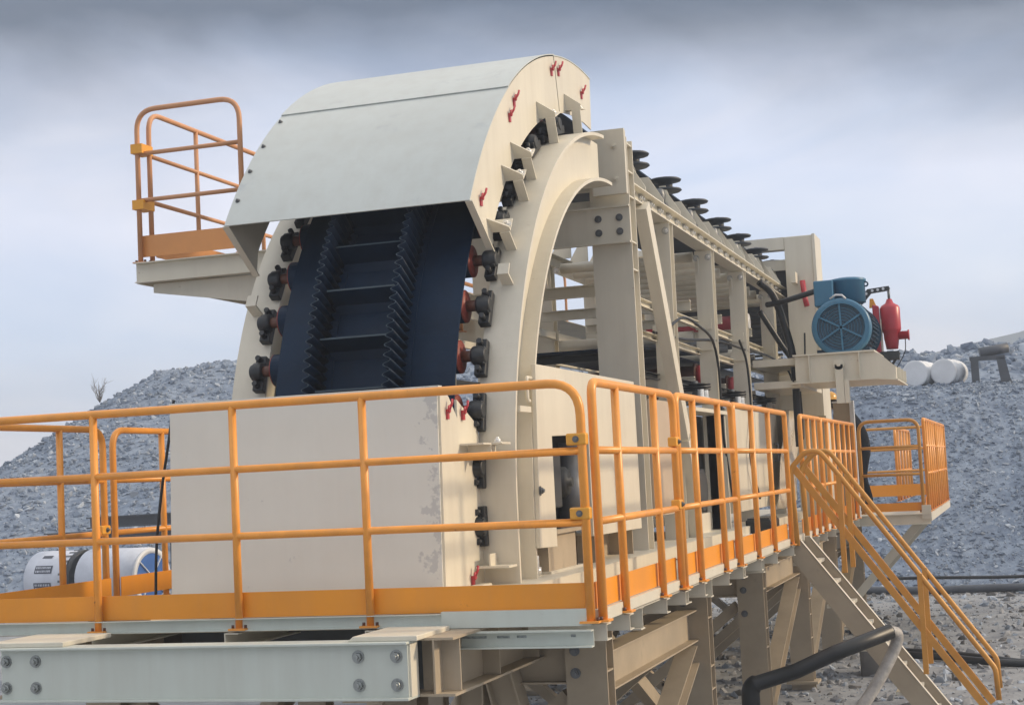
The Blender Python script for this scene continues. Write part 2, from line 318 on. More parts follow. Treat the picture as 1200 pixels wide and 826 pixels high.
rocks('ground_stones', np.concatenate([scatter(16000, -4, 6, 5.5, 22.6, ground_h, 7), scatter(3500, -32, -14, 17, 30, ground_h, 8)]), psize(19500, .02, .17, 9, 4.5), ['rockD', 'rockB', 'rockC'], 'loose stones and gravel lying on the ground by the stair', 'stones', 4, .5)

# ================================================================== CONVEYOR: arch, frame, belt, hood
CY, CZ, RO, RI = 4.1, .5, 2.70, 2.37            # arch centre (Y, Z), outer and inner radius
def arc(r, a, x=None):
    p = (CY-r*math.cos(R(a)), CZ+r*math.sin(R(a))); return p if x is None else (x, *p)
def arc_strip(mb, x0, x1, r0, r1, a0, a1, n=40, tail=None):
    """curved bar of section x0..x1 by r0..r1; tail = straight run down to that z"""
    secs = []
    if tail is not None: secs.append([(x, CY-r, tail) for x, r in ((x0, r0), (x1, r0), (x1, r1), (x0, r1))])
    for i in range(n+1):
        a = a0+(a1-a0)*i/n; secs.append([arc(r, a, x) for x, r in ((x0, r0), (x1, r0), (x1, r1), (x0, r1))])
    vs = [v for q in secs for v in q]; k = len(secs)
    o = len(mb.v); mb.add(vs, [(0, 1, 2, 3), (4*k-4, 4*k-1, 4*k-2, 4*k-3)])
    for i in range(k-1):
        for j in range(4):
            mb.f.append([o+4*i+j, o+4*i+(j+1) % 4, o+4*i+4+(j+1) % 4, o+4*i+4+j]); mb.s.append(False)
    return mb
FR = thing('conveyor_structure', (-1.72, 4.6, 0), 'cream steel frame of the belt conveyor, a curved arch in front and tall posts behind', 'conveyor frame')
AXR, AXL = (-1.015, -.79), (-2.655, -2.43)
for x0, x1 in (AXR, AXL):
    ma = 'cream'
    web = arc_strip(MB(), (x0+x1)/2-.012, (x0+x1)/2+.012, RI+.012, RO-.012, 0, 91, tail=.012).build('arch_web', ma, FR)
    arc_strip(MB(), x0, x1, RO-.012, RO+.012, 0, 87, 48, tail=.012).build('outer_flange', 'cream', web)
    arc_strip(MB(), x0, x1, RI-.012, RI+.012, 0, 91, 48, tail=.012).build('inner_flange', 'cream', web)
    MB().box(x0-.02, x1+.02, 1.33, 1.78, -.004, .012).build('foot_plate', 'cream', web)
    # end plates joining the arch to the first column
    p = MB().box(x0-.02, x1+.025, 4.50, 4.53, 2.86, 3.37).build('end_plate', 'cream', FR)
    MB().box(x0-.02, x1+.025, 4.535, 4.555, 2.86, 3.36).build('end_plate', 'cream', FR)
    for dz in (3.24, 2.98): inst(BOLT_C, 'bolt', p, (x1-.06, 4.498, dz))
# columns
CYS = [4.74, 6.3, 8.28, 10.2, 12.4]
for xs, xo in ((-.94, 1), (-2.52, -1)):
    c = MB().ibeam((xs, 4.74, 0), (xs, 4.74, 3.33), .2, .32, .014, .012, (0, 1, 0))
    for z in (2.86, 3.06, 3.28, 2.5, 2.28): c.box(xs+.007, xs+.155, 4.655, 4.825, z, z+.012)
    c.build('column', 'cream', FR)
    for y in CYS[1:]:
        c = MB().ibeam((xs+.03*xo, y, 0), (xs+.05*xo, y, 2.87), .16, .17, .012, .01, (0, 1, 0)).build('column', 'cream', FR)
        gus = MB().prism([(y-.09, 2.80), (y-.09, 2.70), (y-.115, 2.62), (y-.115, 2.80)], 'x', xs-.005, xs+.007).build('gusset', 'cream', FR)
        for dx in (-.02, .10): inst(BOLT, 'bolt', c, (xs+dx, y-.082, 2.80))
        for z in (2.13, 1.92):     # short angle seats carrying the rails between posts
            MB().chan((xs-.06, y-.10, z), (xs+.1, y-.10, z), .10, .06, .008, .008, flip=-1).build('angle_seat', 'cream', c)
    # long top beam with shiny bolts
    xb = xs+.06*xo
    tb = MB().ibeam((xb, 4.84, 2.945), (xb, 14.3, 2.945), .135, .16, .010, .008).build('top_beam', 'cream', FR)
    if xo > 0:
        for k in range(26):
            y = 5.05+k*.36
            for dy in (0, .075): inst(BOLT, 'bolt', tb, (xb+.005, y+dy, 2.975), RX)
    else: pass
    for k in range(13):       # pointed bracket plates standing on the beam
        y = 5.36+k*.70
        MB().prism([(xb-.15*xo, 3.013), (xb+.075*xo, 3.013), (xb+.075*xo, 3.05), (xb-.05*xo, 3.26), (xb-.15*xo, 3.26)], 'y', y-.008, y+.008).build('bracket_plate', 'cream', FR)
    # middle rails
    for z, h, mt in ((2.13, .07, 'cream'), (1.86, .06, 'cream'), (1.52, .05, 'dark')):
        MB().chan((xs-.07*xo, 4.9, z), (xs-.07*xo, 14.1, z), h, .05, .006, .006, flip=xo).build('long_rail', mt, FR)
    MB().box(xs-.11*xo, xs+.27*xo, .05, 14.1, 0, .10).build('base_girder', 'cream', FR)
# cross beams at the first column
cb = MB().box(-2.66, -.775, 4.60, 4.635, 2.50, 2.77); cb.box(-2.66, -.775, 4.56, 4.60, 2.485, 2.50); cb.box(-2.66, -.775, 4.57, 4.60, 2.77, 2.785)
cb = cb.build('cross_beam', 'cream', FR)
for dx in (-.86, -1.03):
    for dz in (2.58, 2.69): inst(BOLT_G, 'bolt', cb, (dx, 4.598, dz))
MB().box(-2.42, -1.105, 4.70, 4.80, 2.80, 2.86).build('cross_beam', 'cream', FR)
MB().box(-2.42, -1.105, 4.70, 4.82, 2.95, 3.01).build('cross_beam', 'cream', FR)
for y, z, h, mt in ((5.6, 2.25, .10, 'cream'), (6.5, 1.75, .07, 'dark'), (7.9, 2.3, .1, 'cream'), (9.6, 2.3, .1, 'cream'), (11.6, 2.3, .1, 'cream'), (7.9, 1.55, .1, 'cream'), (9.6, 1.55, .1, 'cream'), (11.6, 1.55, .1, 'cream')):
    MB().chan((-2.5, y, z), (-.98, y, z), h, .06, .008, .008).build('cross_member', mt, FR)
MB().bar((-.80, 5.16, 2.86), (-.80, 6.32, 1.0), .10, .15, (0, .85, .53)).build('diagonal_brace', 'cream', FR)
MB().bar((-.80, 6.34, .97), (-.80, 6.66, .12), .10, .15, (0, .9, .4)).build('diagonal_brace', 'cream', FR)
# cross rollers under the top run and the return run
def cyl_mesh(x0, x1, r, ma, n=14): return MB().cyl((x0, 0, 0), (x1, 0, 0), r, n=n).mesh('cross_roller', ma)
CR1, CR2 = cyl_mesh(-2.42, -1.03, .055, 'cream'), cyl_mesh(-2.42, -1.03, .05, 'steel')
for k in range(11): inst(CR1, 'cross_roller', FR, (0, 8.4+k*.5, 2.84))
for k in range(6): inst(CR2 if k % 3 else CR1, 'cross_roller', FR, (0, 8.2+k*.95, 2.02))
# clips on the arch flange
def clip(x0, x1, a, r0, r1, w_=.012):
    mb = MB(); c, s_ = math.cos(R(a)), math.sin(R(a)); rad = Vector((0, -c, s_)); tan = Vector((0, s_, c))
    o = Vector((0, CY, CZ))
    P = lambda x, r, t: Vector((x, 0, 0))+o+rad*r+tan*t
    for (xa, xb, ra, rb, ta, tb) in ((x0, x1, r0, r1, -.006, .006), (x0, x1, r1-.012, r1, .006, .075)):
        mb.add([P(xa,ra,ta),P(xb,ra,ta),P(xb,rb,ta),P(xa,rb,ta),P(xa,ra,tb),P(xb,ra,tb),P(xb,rb,tb),P(xa,rb,tb)], [(0,1,2,3),(4,7,6,5),(0,4,5,1),(1,5,6,2),(2,6,7,3),(3,7,4,0)])
    return mb
for x0, x1, a in ((-.93, -.86, 30.5), (-2.60, -2.53, 29)): clip(x0, x1, a, RO+.012, RO+.13).build('clip', 'cream', FR)

# ---- guarding panels along the side, lit by the sun
def panel(label, poly, x=-.76, t=.03, ma='cream', lip=None):
    th = thing('guard_panel', (x, min(p[0] for p in poly), 0), label, 'panel', 'flat guard panels along the conveyor side')
    MB().prism(poly, 'x', x-t, x).build('sheet', ma, th, .004)
    return th
gp = panel('cream guard panel with a square notch showing dark machinery, behind the railing corner',
      [(1.72, .28), (2.08, .27), (2.08, .95), (2.95, .97), (2.95, .29), (4.36, .28), (4.36, 1.385), (1.80, 1.385)])
hd = MB().tube(fillet([(-.79, 1.795, 1.30), (-.79, 1.70, 1.30), (-.79, 1.70, 1.16), (-.79, 1.74, 1.16)], .02), .012).build('latch_handle', 'cream', gp)
MB().box(-.80, -.775, 1.50, 1.72, 1.09, 1.125).build('latch_bar', 'cream', gp)
inst(BOLT_G, 'bolt', gp, (-.758, 1.76, .62), RX)
panel('pinkish board panel right behind the first column, half covered by the slanting brace', [(5.02, .34), (6.05, .34), (6.05, 1.28), (5.02, 1.28)], -.80, .02, 'ply')
for y0, y1, l in ((8.45, 10.15, 'nearest of the three tall cream panels behind the stair, black cables hanging down it'), (10.17, 11.75, 'middle of the three tall cream panels behind the stair, with a small bent handle'), (11.77, 13.2, 'farthest of the three tall cream panels behind the stair, partly under plastic')):
    pn = panel(l, [(y0, .24), (y1, .24), (y1, 1.30), (y0, 1.30)], -.78, .03)
    if y0 > 10 and y0 < 11: MB().tube(fillet([(-.76, 11.3, .95), (-.71, 11.3, .95), (-.71, 11.3, .75), (-.76, 11.3, .75)], .02), .01).build('handle', 'steel', pn)
# opening between the panels: portal frame with dark gap
op = thing('access_portal', (-.8, 7.3, 0), 'cream framed opening between guard panels with dark machinery behind it', 'frame')
MB().box(-.98, -.74, 6.62, 8.25, 1.22, 1.255).build('head_plate', 'cream', op)
MB().box(-.95, -.77, 6.62, 6.66, .1, 1.22).build('jamb', 'cream', op)
MB().box(-.95, -.77, 8.20, 8.24, .1, 1.22).build('jamb', 'cream', op)
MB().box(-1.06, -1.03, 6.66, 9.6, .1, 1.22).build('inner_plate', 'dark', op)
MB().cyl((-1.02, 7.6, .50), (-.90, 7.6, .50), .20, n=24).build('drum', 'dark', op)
MB().box(-1.02, -.90, 7.35, 7.85, .1, .28).build('bearing_seat', 'cream', op)

# deflection pulley in the panel notch
dp = thing('pulley_unit', (-1.1, 2.5, 0), 'dark pulley with bearing housing seen in the notch of the first guard panel', 'pulley')
MB().lathe([(0, .30), (.5, .30), (.5, .26), (.52, .26)], (-1.5, 2.75, .66), (-.9, 2.75, .66), 32).build('drum', 'dark', dp)
MB().lathe([(0, .10), (.12, .10), (.13, .085), (.14, .085), (.14, .03), (.17, .03)], (-1.0, 2.75, .66), (-.8, 2.75, .66), 24).build('hub', 'dark', dp)
h = MB().box(-.98, -.84, 2.28, 2.52, .50, .88); h.cyl((-.97, 2.40, .5), (-.97, 2.40, 1.0), .05); h.box(-1.0, -.85, 2.5, 3.0, .34, .40)
h.build('bearing_housing', 'dark', dp, .01)
MB().box(-1.1, -.82, 2.12, 2.9, .10, .115).build('foot_plate', 'cream', dp)
b_ = MB().box(-1.05, -.84, 2.14, 2.16, .115, .36); b_.box(-.855, -.84, 2.16, 2.80, .115, .34); b_.box(-1.08, -.81, 2.12, 3.2, .34, .365); b_.box(-1.0, -.84, 2.78, 2.80, .115, .34)
b_.build('stand', 'dusty_shaded', dp)
MB().box(-1.02, -.86, 2.1, 2.2, .37, .47).build('side_block', 'dusty_shaded', dp, .008)
for y in (1.98, 2.06): MB().lathe([(0, .035), (.05, .035), (.05, .022), (.12, .022)], (-.9, y, .10), (-.9, y, .3), 8).build('anchor_nut', 'zinc', dp)
ck = MB().tube([(-.965+.0*k, 2.60+.045*math.cos(k*PI/8), .875+.055*math.sin(k*PI/8)) for k in range(17)], .006, 6); ck.tube([(-.965, 2.71, .82), (-.965, 2.73, .93), (-.965, 2.70, .90)], .006, 6)
MB().box(-1.02, -.985, 2.15, 4.6, .37, 1.36).build('back_plate', 'dark', dp); MB().lathe([(0, .09), (.30, .09), (.31, .075), (.52, .075)], (-.90, 2.95, .40), (-.90, 2.95, 2), 20).build('tension_cylinder', 'steel', dp); ck.build('chalk_number', 'white', dp)
s2 = thing('bearing_stand', (-.9, 3.6, .1), 'grey bearing stand with a thin cream top plate, under the first guard panel', 'stand')
MB().box(-1.05, -.78, 3.15, 4.3, .29, .305).build('top_plate', 'cream', s2)
q_ = MB().box(-1.0, -.98, 3.2, 4.25, .1, .29); q_.box(-1.0, -.80, 3.2, 3.215, .1, .29); q_.box(-1.0, -.8, 4.2, 4.215, .1, .29)
q_.build('side_plate', 'dusty_shaded', s2)

# ---- carrying belt with corrugated sidewalls and cleats
RB = 2.90; BX0, BX1 = -2.25, -1.10
BT = thing('conveyor_belt', (-1.67, 1.2, .1), 'dark blue black rubber belt with wavy sidewalls and cross cleats climbing over the arch', 'conveyor belt')
b = MB(); path = [(CY-RB, .05)] + [arc(RB, a) for a in np.linspace(0, 90, 60)] + [(13.6, CZ+RB)]
path2 = [(CY-RB-.014, .05)] + [arc(RB+.014, a) for a in np.linspace(0, 90, 60)] + [(13.6, CZ+RB+.014)]
vs = []
for (y, z), (y2, z2) in zip(path, path2): vs += [(BX0, y, z), (BX1, y, z), (BX1, y2, z2), (BX0, y2, z2)]
fs = []
for i in range(len(path)-1):
    for j in range(4): fs.append((4*i+j, 4*i+(j+1) % 4, 4*i+4+(j+1) % 4, 4*i+4+j))
b.add(vs, fs, False).build('carrying_belt', 'rubber', BT)
MB().box(-2.22, -1.12, 6.2, 13.4, 1.79, 1.804).build('return_run', 'rubber', BT)
def wall(xc, h=.265, lam=.056, amp=.023, t=.006):
    mb = MB(); n = int((R(90)*RB+.45)/(lam/10)); vs = []; tops = MB(); 
    for i in range(n+1):
        s_ = -.45+i*lam/10; ph = 2*PI*s_/lam; dx = amp*math.sin(ph)/(1+.25*abs(math.sin(ph)))*1.2
        def P(r, x): return (x, CY-r, CZ+s_) if s_ < 0 else (x, CY-r*math.cos(s_/RB), CZ+r*math.sin(s_/RB))
        vs += [P(RB+.01, xc+dx-t/2), P(RB+.01, xc+dx+t/2), P(RB+h, xc+dx+t/2), P(RB+h, xc+dx-t/2)]
    fs = []
    for i in range(n):
        for j in range(4): fs.append((4*i+j, 4*i+(j+1) % 4, 4*i+4+(j+1) % 4, 4*i+4+j))
    mb.add(vs, fs, True); me = mb.mesh('sidewall', 'rubber'); me.materials.append(M['rubber_top'])
    for p in me.polygons:
        if p.index % 4 == 2: p.material_index = 1; p.use_smooth = False
    o = bpy.data.objects.new('sidewall', me); COL.objects.link(o); attach(o, BT)
    ft = MB()
    arc_strip(ft, xc-.055, xc+.055, RB+.0145, RB+.022, 0, 90, 60, tail=.06); ft.build('wall_foot', 'rubber', o)
SWL, SWR = -1.935, -1.43
wall(SWL); wall(SWR)
for k in range(14):
    a = -4+k*6.1
    mb = MB(); c, s_ = math.cos(R(a)), math.sin(R(a)); rad = Vector((0, -c, s_)); tan = Vector((0, s_, c)); o = Vector((0, CY, CZ))
    P = lambda x, r, t: Vector((x, 0, 0))+o+rad*r+tan*t
    sec = [(RB+.014, -.07), (RB+.045, -.02), (RB+.19, -.006), (RB+.19, .006), (RB+.05, .014), (RB+.014, .05)]
    x0, x1 = SWL+.03, SWR-.03; n = len(sec)
    mb.add([P(x0, r, t) for r, t in sec]+[P(x1, r, t) for r, t in sec], [tuple(range(n)), tuple(range(2*n-1, n-1, -1))]+[(i, (i+1) % n, n+(i+1) % n, n+i) for i in range(n)])
    cl = mb.build('cleat', 'rubber', BT); cl.data.materials.append(M['rubber_top']); cl.data.polygons[4].material_index = 1

# ---- idler rollers under the curved belt (each turns on its own)
ORD = ['lowest, behind the front cover', 'second from below, behind the front cover', 'third from below, behind the front cover', 'just above the front cover', 'second above the front cover', 'third above the front cover', 'just under the hood lip', 'first inside the hood', 'second inside the hood', 'third inside the hood', 'fourth inside the hood', 'topmost inside the hood']
RA = 2.795
def make_roller(a):
    y, z = arc(RA, a); t = thing('idler_roller', (-1.72, y, z), '', 'roller', 'idler rollers carrying the belt round the arch')
    MB().lathe([(0, .10), (1.20, .10)], (-2.32, y, z), (0, y, z), 24).build('drum', 'rubber', t)
    for x, s_ in ((-1.12, 1), (-2.32, -1)):
        MB().lathe([(0, .10), (.006, .10), (.012, .085), (.012, .03), (.02, .03)], (x, y, z), (x+s_, y, z), 24).build('end_disc', 'red', t)
        MB().cyl((x, y, z), (x+s_*.12, y, z), .034, n=14).build('shaft', 'rust', t)
        xb = -1.0 if s_ > 0 else -2.45
        h = MB().lathe([(0, .045), (.01, .058), (.06, .058), (.075, .046), (.085, .046), (.088, .036)], (xb-s_*.045, y, z), (xb+s_, y, z), 20)
        c, sn = math.cos(R(a)), math.sin(R(a)); rad = Vector((0, -c, sn)); tan = Vector((0, sn, c)); o = Vector((xb, y, z))
        h.bar(o-tan*.115-rad*.045, o+tan*.115-rad*.045, .07, .055, rad); h.bar(o-tan*.055-rad*.02, o+tan*.055-rad*.02, .068, .07, rad)
        hb = h.build('bearing_block', 'iron', t, .006)
        for d in (-.085, .085): MB().cyl(o+tan*d-rad*.02, o+tan*d+rad*.03, .018, n=6).build('bolt', 'iron', hb)
    return t
roller0 = make_roller(19.5)
for k in range(12):
    a = 19.5+(k-3)*6.95
    t = roller0 if k == 3 else copy_tree(roller0)
    y, z = arc(RA, a); t.location = (-1.72, y, z); t.rotation_euler = (-R(a-19.5), 0, 0)
    t['label'] = 'black idler roller with red end discs, ' + ORD[k]

# ---- hood over the arch
HX0, HX1 = -2.60, -1.0; HR = 3.275
HD = thing('head_hood', (-1.8, 2.9, 2.3), 'big curved cream grey sheet hood over the top of the conveyor arch', 'hood')
def hood_sheet(a0, a1, r): return arc_strip(MB(), HX0-.006, HX1+.012, r, r+.007, a0, a1, 30)
o = hood_sheet(34.3, 56.4, HR).build('lower_sheet', 'sheet', HD)
hood_sheet(56.0, 78, HR+.009).build('upper_sheet', 'sheet', HD)
hood_sheet(77.6, 95.6, HR+.002).build('rear_sheet', 'sheet', HD)
for a in (38, 43, 48, 54): inst(BOLT_S, 'rivet', o, arc(HR+.008, a, HX0+.03), (-R(a), 0, 0))
def end_plate(x, a0, a1, rear=False):
    rin = 2.87
    n = 30; outer = [arc(HR, a0+(a1-a0)*i/n) for i in range(n+1)]; inner = [arc(rin, a1-(a1-a0)*i/n) for i in range(n+1)]
    mb = MB(); k = n+1; q = []
    for i in range(k):
        a = a0+(a1-a0)*i/n; ri = rin-(.07*max(0, 1-(a-a0)/3) if not rear else 0)
        q += [arc(HR, a, x), arc(ri, a, x), arc(ri, a, x+.008), arc(HR, a, x+.008)]
    fs = [(0, 1, 2, 3), tuple(range(4*k-4, 4*k))[::-1]]
    for i in range(k-1):
        for j in range(4): fs.append((4*i+j, 4*i+(j+1) % 4, 4*i+4+(j+1) % 4, 4*i+4+j))
    return mb.add(q, fs)
for x in (HX1, HX0-.002):
    end_plate(x, 34.3, 77.6).build('end_plate', 'cream', HD)
    end_plate(x, 77.95, 95.6, True).build('end_plate', 'cream', HD)
    MB().bar(arc(2.80, 34.3, x+.004), arc(HR, 34.3, x+.004), .045, .01, (0, .58, .81)).build('edge_strip', 'cream', HD)
# brackets from the right end plate down to the arch flange
def lbracket(a, wide=.10, rr=2.97, big=False):
    c, s_ = math.cos(R(a)), math.sin(R(a)); rad = Vector((0, -c, s_)); tan = Vector((0, s_, c)); o = Vector((0, CY, CZ)); mb = MB()
    P = lambda x, r, t: Vector((x, 0, 0))+o+rad*r+tan*t
    def bx(xa, xb, ra, rb, ta, tb): mb.add([P(xa,ra,ta),P(xb,ra,ta),P(xb,rb,ta),P(xa,rb,ta),P(xa,ra,tb),P(xb,ra,tb),P(xb,rb,tb),P(xa,rb,tb)], [(0,1,2,3),(4,7,6,5),(0,4,5,1),(1,5,6,2),(2,6,7,3),(3,7,4,0)])
    x0 = HX1+.008
    mb.add([P(x0,rr+.025,0),P(x0+.12,rr-.065,0),P(x0+.12,rr-.09,0),P(x0,rr-.09,0),P(x0,rr+.025,.01),P(x0+.12,rr-.065,.01),P(x0+.12,rr-.09,.01),P(x0,rr-.09,.01)], [(0,1,2,3),(4,7,6,5),(0,4,5,1),(1,5,6,2),(2,6,7,3),(3,7,4,0)])
    bx(x0, x0+.12, rr-.10, rr-.09, -.0, wide)
    ob = mb.build('bracket', 'cream', HD)
    m2 = MB(); mb = m2
    bx(x0+.05, x0+.06, RO+.012, rr-.10, .0, wide); bx(x0+.05, x0+.115, RO+.012, rr-.10, -.01, 0)
    m2.build('bracket_leg', 'cream', ob)
    inst(BOLT, 'bolt', ob, P(x0+.09, rr-.09, wide*.5), (-R(90)+R(90-a), 0, 0))
for a in (36.5, 46.5, 52): lbracket(a)
for a, bg in ((66.5, 1), (81, 1)): lbracket(a, .14, 2.99)
# little red lifting clamps
def red_clamp(x, y, z, parent, d=.05):
    mb = MB(); mb.box(x-.004, x+.010, y-.016, y+.016, z-.055, z+.0); mb.tube([(x+.012, y, z-.01), (x+.03, y+d*.4, z+.03), (x+.03, y+d*.75, z+.055)], .008, 6); mb.tube([(x+.02, y-.01+.014*math.cos(t), z-.0+.018*math.sin(t)) for t in np.linspace(0, 6.28, 9)][:-1], .006, 6, True)
    mb.build('lifting_clamp', 'redp', parent)
for a, r in ((75.8, 3.19), (79.2, 3.19), (90.5, 3.1), (57.2, 3.18), (54.2, 3.14), (37.2, 3.14)):
    y, z = arc(r, a); red_clamp(HX1+.008, y, z, HD)

# ---- front cover box
CV = thing('front_cover', (-1.84, .72, 0), 'large pale box cover with peeling film at the foot of the arch', 'cover')
MB().prism([(.70, .0), (.715, .0), (.765, 1.215), (.75, 1.215)], 'x', -2.66, -1.012).build('front_sheet', 'film', CV)
MB().prism([(.715, .0), (1.04, .0), (1.04, 1.05), (1.03, 1.05), (.90, 1.17), (.80, 1.225), (.765, 1.215)], 'x', -1.012, -1.0).build('side_plate', 'cream', CV)
MB().prism([(1.045, .02), (1.40, .02), (1.40, .97), (1.36, 1.03), (1.045, 1.16)], 'x', -1.02, -1.006).build('side_plate', 'cream', CV)
MB().prism([(.715, .0), (1.40, .0), (1.40, .97), (1.04, 1.05), (.765, 1.215)], 'x', -2.66, -2.648).build('side_plate', 'cream', CV)
MB().box(-2.66, -1.0, .74, .80, 1.218, 1.228).build('top_lip', 'film', CV)
ob = MB().box(-1.0, -.86, 1.18, 1.19, .82, .90); ob.box(-1.0, -.86, 1.05, 1.19, .90, .91); ob = ob.build('bracket', 'cream', CV)
ob2 = MB().box(-1.0, -.80, 1.2, 1.36, .90, .912); ob2.box(-.9, -.89, 1.25, 1.36, .84, .9); ob2.build('bracket', 'cream', CV); inst(BOLT, 'bolt', ob2.build('bracket_plate', 'cream', CV) if 0 else CV, (-.86, 1.30, .912), (-R(90), 0, 0))
o3 = MB().box(-1.0, -.80, 1.22, 1.37, .20, .212); o3.box(-.93, -.92, 1.25, 1.37, .212, .28); o3.build('bracket', 'cream', CV)
MB().box(-1.0, -.93, 1.08, 1.3, .055, .115).build('clamp_block', 'cream', CV, .01)
for y, z in ((.86, 1.10), (1.12, 1.10), (1.16, .165), (.84, .02)): red_clamp(-1.0, y, z, CV, .02)
for k in range(5): pass

# ---- guide wheels along the top beam, and the lower ones
ONE = ['nearest', 'second', 'third', 'fourth', 'fifth', 'sixth', 'farthest']
def make_wheel(x, y, z):
    t = thing('guide_wheel', (x, y, z), '', 'guide wheel', 'black guide wheels along the top beam')
    MB().lathe([(0, .04), (.0, .135), (.012, .153), (.026, .145), (.040, .07), (.085, .07), (.099, .145), (.113, .153), (.125, .135), (.125, .04)], (x, y, z-.06), (x, y, z+1), 28).build('wheel', 'wheel', t)
    MB().cyl((x, y, z-.34), (x, y, z+.085), .028, n=12).build('axle', 'steel', t)
    h = MB().lathe([(0, .05), (.10, .06), (.16, .045)], (x-.02, y-.20, z-.22), (x-.02, y-.20, z+1), 16); h.box(x-.07, x+.06, y-.26, y+.06, z-.31, z-.20)
    h.build('bearing_block', 'steel', t, .01)
    MB().prism([(x-.09, z-.31), (x+.10, z-.31), (x+.10, z-.27), (x+.03, z-.02), (x-.03, z-.02)], 'y', y-.13, y-.118).build('fork_plate', 'cream', t)
    return t
w0 = make_wheel(-.97, 5.55, 3.325)
for k in range(7):
    t = w0 if k == 0 else copy_tree(w0); t.location = (-.97, 5.62+1.33*k, 3.33)
    t['label'] = f'{ONE[k]} black double flanged guide wheel of the row on top of the beam'
def make_low(x, y, z):
    t = thing('return_wheel', (x, y, z), '', 'return wheel', 'dark ribbed return wheels above the side panels')
    prof = [(0, .05)]
    for k in range(3): prof += [(.028*k, .15-.02*(k == 0)), (.028*k+.014, .155), (.028*k+.02, .06)]
    MB().lathe(prof, (x, y, z-.04), (x, y, z+1), 24).build('wheel', 'black', t)
    MB().cyl((x, y, z-.12), (x, y, z+.06), .03, n=12).build('axle', 'steel', t)
    for dy in (-.34, -.12):
        MB().lathe([(0, .045), (.05, .045), (.055, .032), (.12, .032)], (x+.12, y+dy, z-.16), (x+.12, y+dy, z+1), 8).build('clamp_nut', 'zinc', t)
    MB().box(x-.1, x+.18, y-.42, y+.1, z-.17, z-.15).build('seat_plate', 'steel', t)
    return t
l0 = make_low(-.93, 7.55, 1.47)
for k in range(4):
    t = l0 if k == 0 else copy_tree(l0); t.location = (-.93, (7.6, 9.65, 11.85, 14.0)[k], 1.48)
    t['label'] = f"{('nearest', 'second', 'third', 'farthest')[k]} of the dark ribbed return wheels showing above the side panels"
for y, z, xo in ((8.75, 1.66, 0), (10.6, 1.62, .0), (12.0, 2.46, .1)):
    t = thing('red_pulley', (-1.3, y, z), {8.75: 'dark red pulley between the first and second post behind the panels', 10.6: 'small dark red pulley between the second and third post', 12.0: 'bright red motor drum with a pale round cap between the third and fourth post'}[y], 'pulley')
    MB().lathe([(0, .10), (1.2, .10), (1.2, .13), (1.23, .13)], (-2.35, y, z), (0, y, z), 20).build('drum', 'redp' if z > 2 else 'rust', t)
    MB().lathe([(0, .10), (.05, .11), (.06, .07)], (-1.12, y, z), (0, y, z), 20).build('end_cap', 'white' if z > 2 else 'redp', t)

# ---- tower frame at the far end with its hood
TW = thing('drive_tower', (-1.5, 13.6, 0), 'tall pale box frame closing the far end of the conveyor beside the blue motor', 'tower')
MB().box(-.76, -.40, 13.3, 13.9, .0, 3.66).build('tower_leg', 'cream', TW, .008)
MB().box(-.398, -.36, 13.28, 13.92, .0, 3.67).build('leg_flange', 'cream', TW)
MB().box(-2.9, -2.5, 13.3, 13.9, .0, 3.66).build('tower_leg', 'cream', TW, .008)
MB().box(-2.5, -.762, 13.3, 13.5, 3.50, 3.66).build('top_beam', 'cream', TW)
MB().box(-2.5, -.762, 13.42, 13.45, 3.24, 3.38).build('cross_bar', 'cream', TW)
MB().box(-2.5, -.762, 13.6, 13.63, 2.2, 3.38).build('back_plate', 'beamdk', TW)
MB().box(-.66, -.60, 13.0, 13.28, 3.02, 3.16).build('bracket', 'cream', TW)
MB().box(-1.1, -.36, 13.1, 13.28, 1.3, 2.0).build('lower_plate', 'cream', TW)
for k in range(12): MB().box(-1.32, -.86, 13.24, 13.27, 2.05+k*.06, 2.08+k*.06).build('louvre', 'dark', TW)
t = MB().tube([(-.5, 13.2, 2.72), (-.52, 13.2, 2.82), (-.54, 13.2, 3.06)], .035, 10); t = t.build('red_lever', 'redp'); tag(t, 'short red lever sticking up in front of the pale tower leg', 'lever')

# ---- motor bracket, motor, brake
MBK = thing('motor_bracket', (-.3, 11.2, 1.6), 'cream box section bracket carrying the blue motor', 'bracket')
pl = MB().prism([(-.40, 1.63), (.50, 1.63), (.72, 1.60), (.72, 1.74), (.55, 1.90), (.48, 1.925), (-.40, 1.925)], 'y', 10.9, 10.915).build('front_plate', 'cream', MBK)
MB().prism([(-.40, 1.63), (.50, 1.63), (.71, 1.60), (.71, 1.74), (.55, 1.90), (.48, 1.925), (-.40, 1.925)], 'y', 12.4, 12.415).build('rear_plate', 'cream', MBK)
MB().box(-.42, .50, 10.87, 12.5, 1.926, 1.945).build('top_plate', 'cream', MBK)
MB().prism([(-.46, 1.612), (.5, 1.612), (.74, 1.585), (.74, 1.60), (.5, 1.628), (-.46, 1.628)], 'y', 10.86, 12.5).build('bottom_plate', 'cream', MBK)
for x in (-.24, .32): MB().box(x, x+.012, 10.84, 10.9, 1.63, 1.925).build('rib', 'cream', MBK)
MB().box(.705, .72, 10.93, 12.38, 1.61, 1.74).build('side_plate', 'cream', MBK)
for k in range(3): MB().box(.72, .76, 11.1+k*.45, 11.115+k*.45, 1.60, 1.74).build('rib', 'cream', MBK)
lg = MB().cyl((.10, 10.86, 1.80), (.10, 10.82, 1.80), .06, n=20); lg.box(.055, .145, 10.82, 10.86, 1.36, 1.80); lg.cyl((.10, 10.82, 1.80), (.10, 10.79, 1.80), .025, n=12)
lg.build('hanger_arm', 'cream', MBK)
MB().box(.15, .20, 10.82, 10.9, 1.36, 1.62).build('hanger_arm', 'cream', MBK)
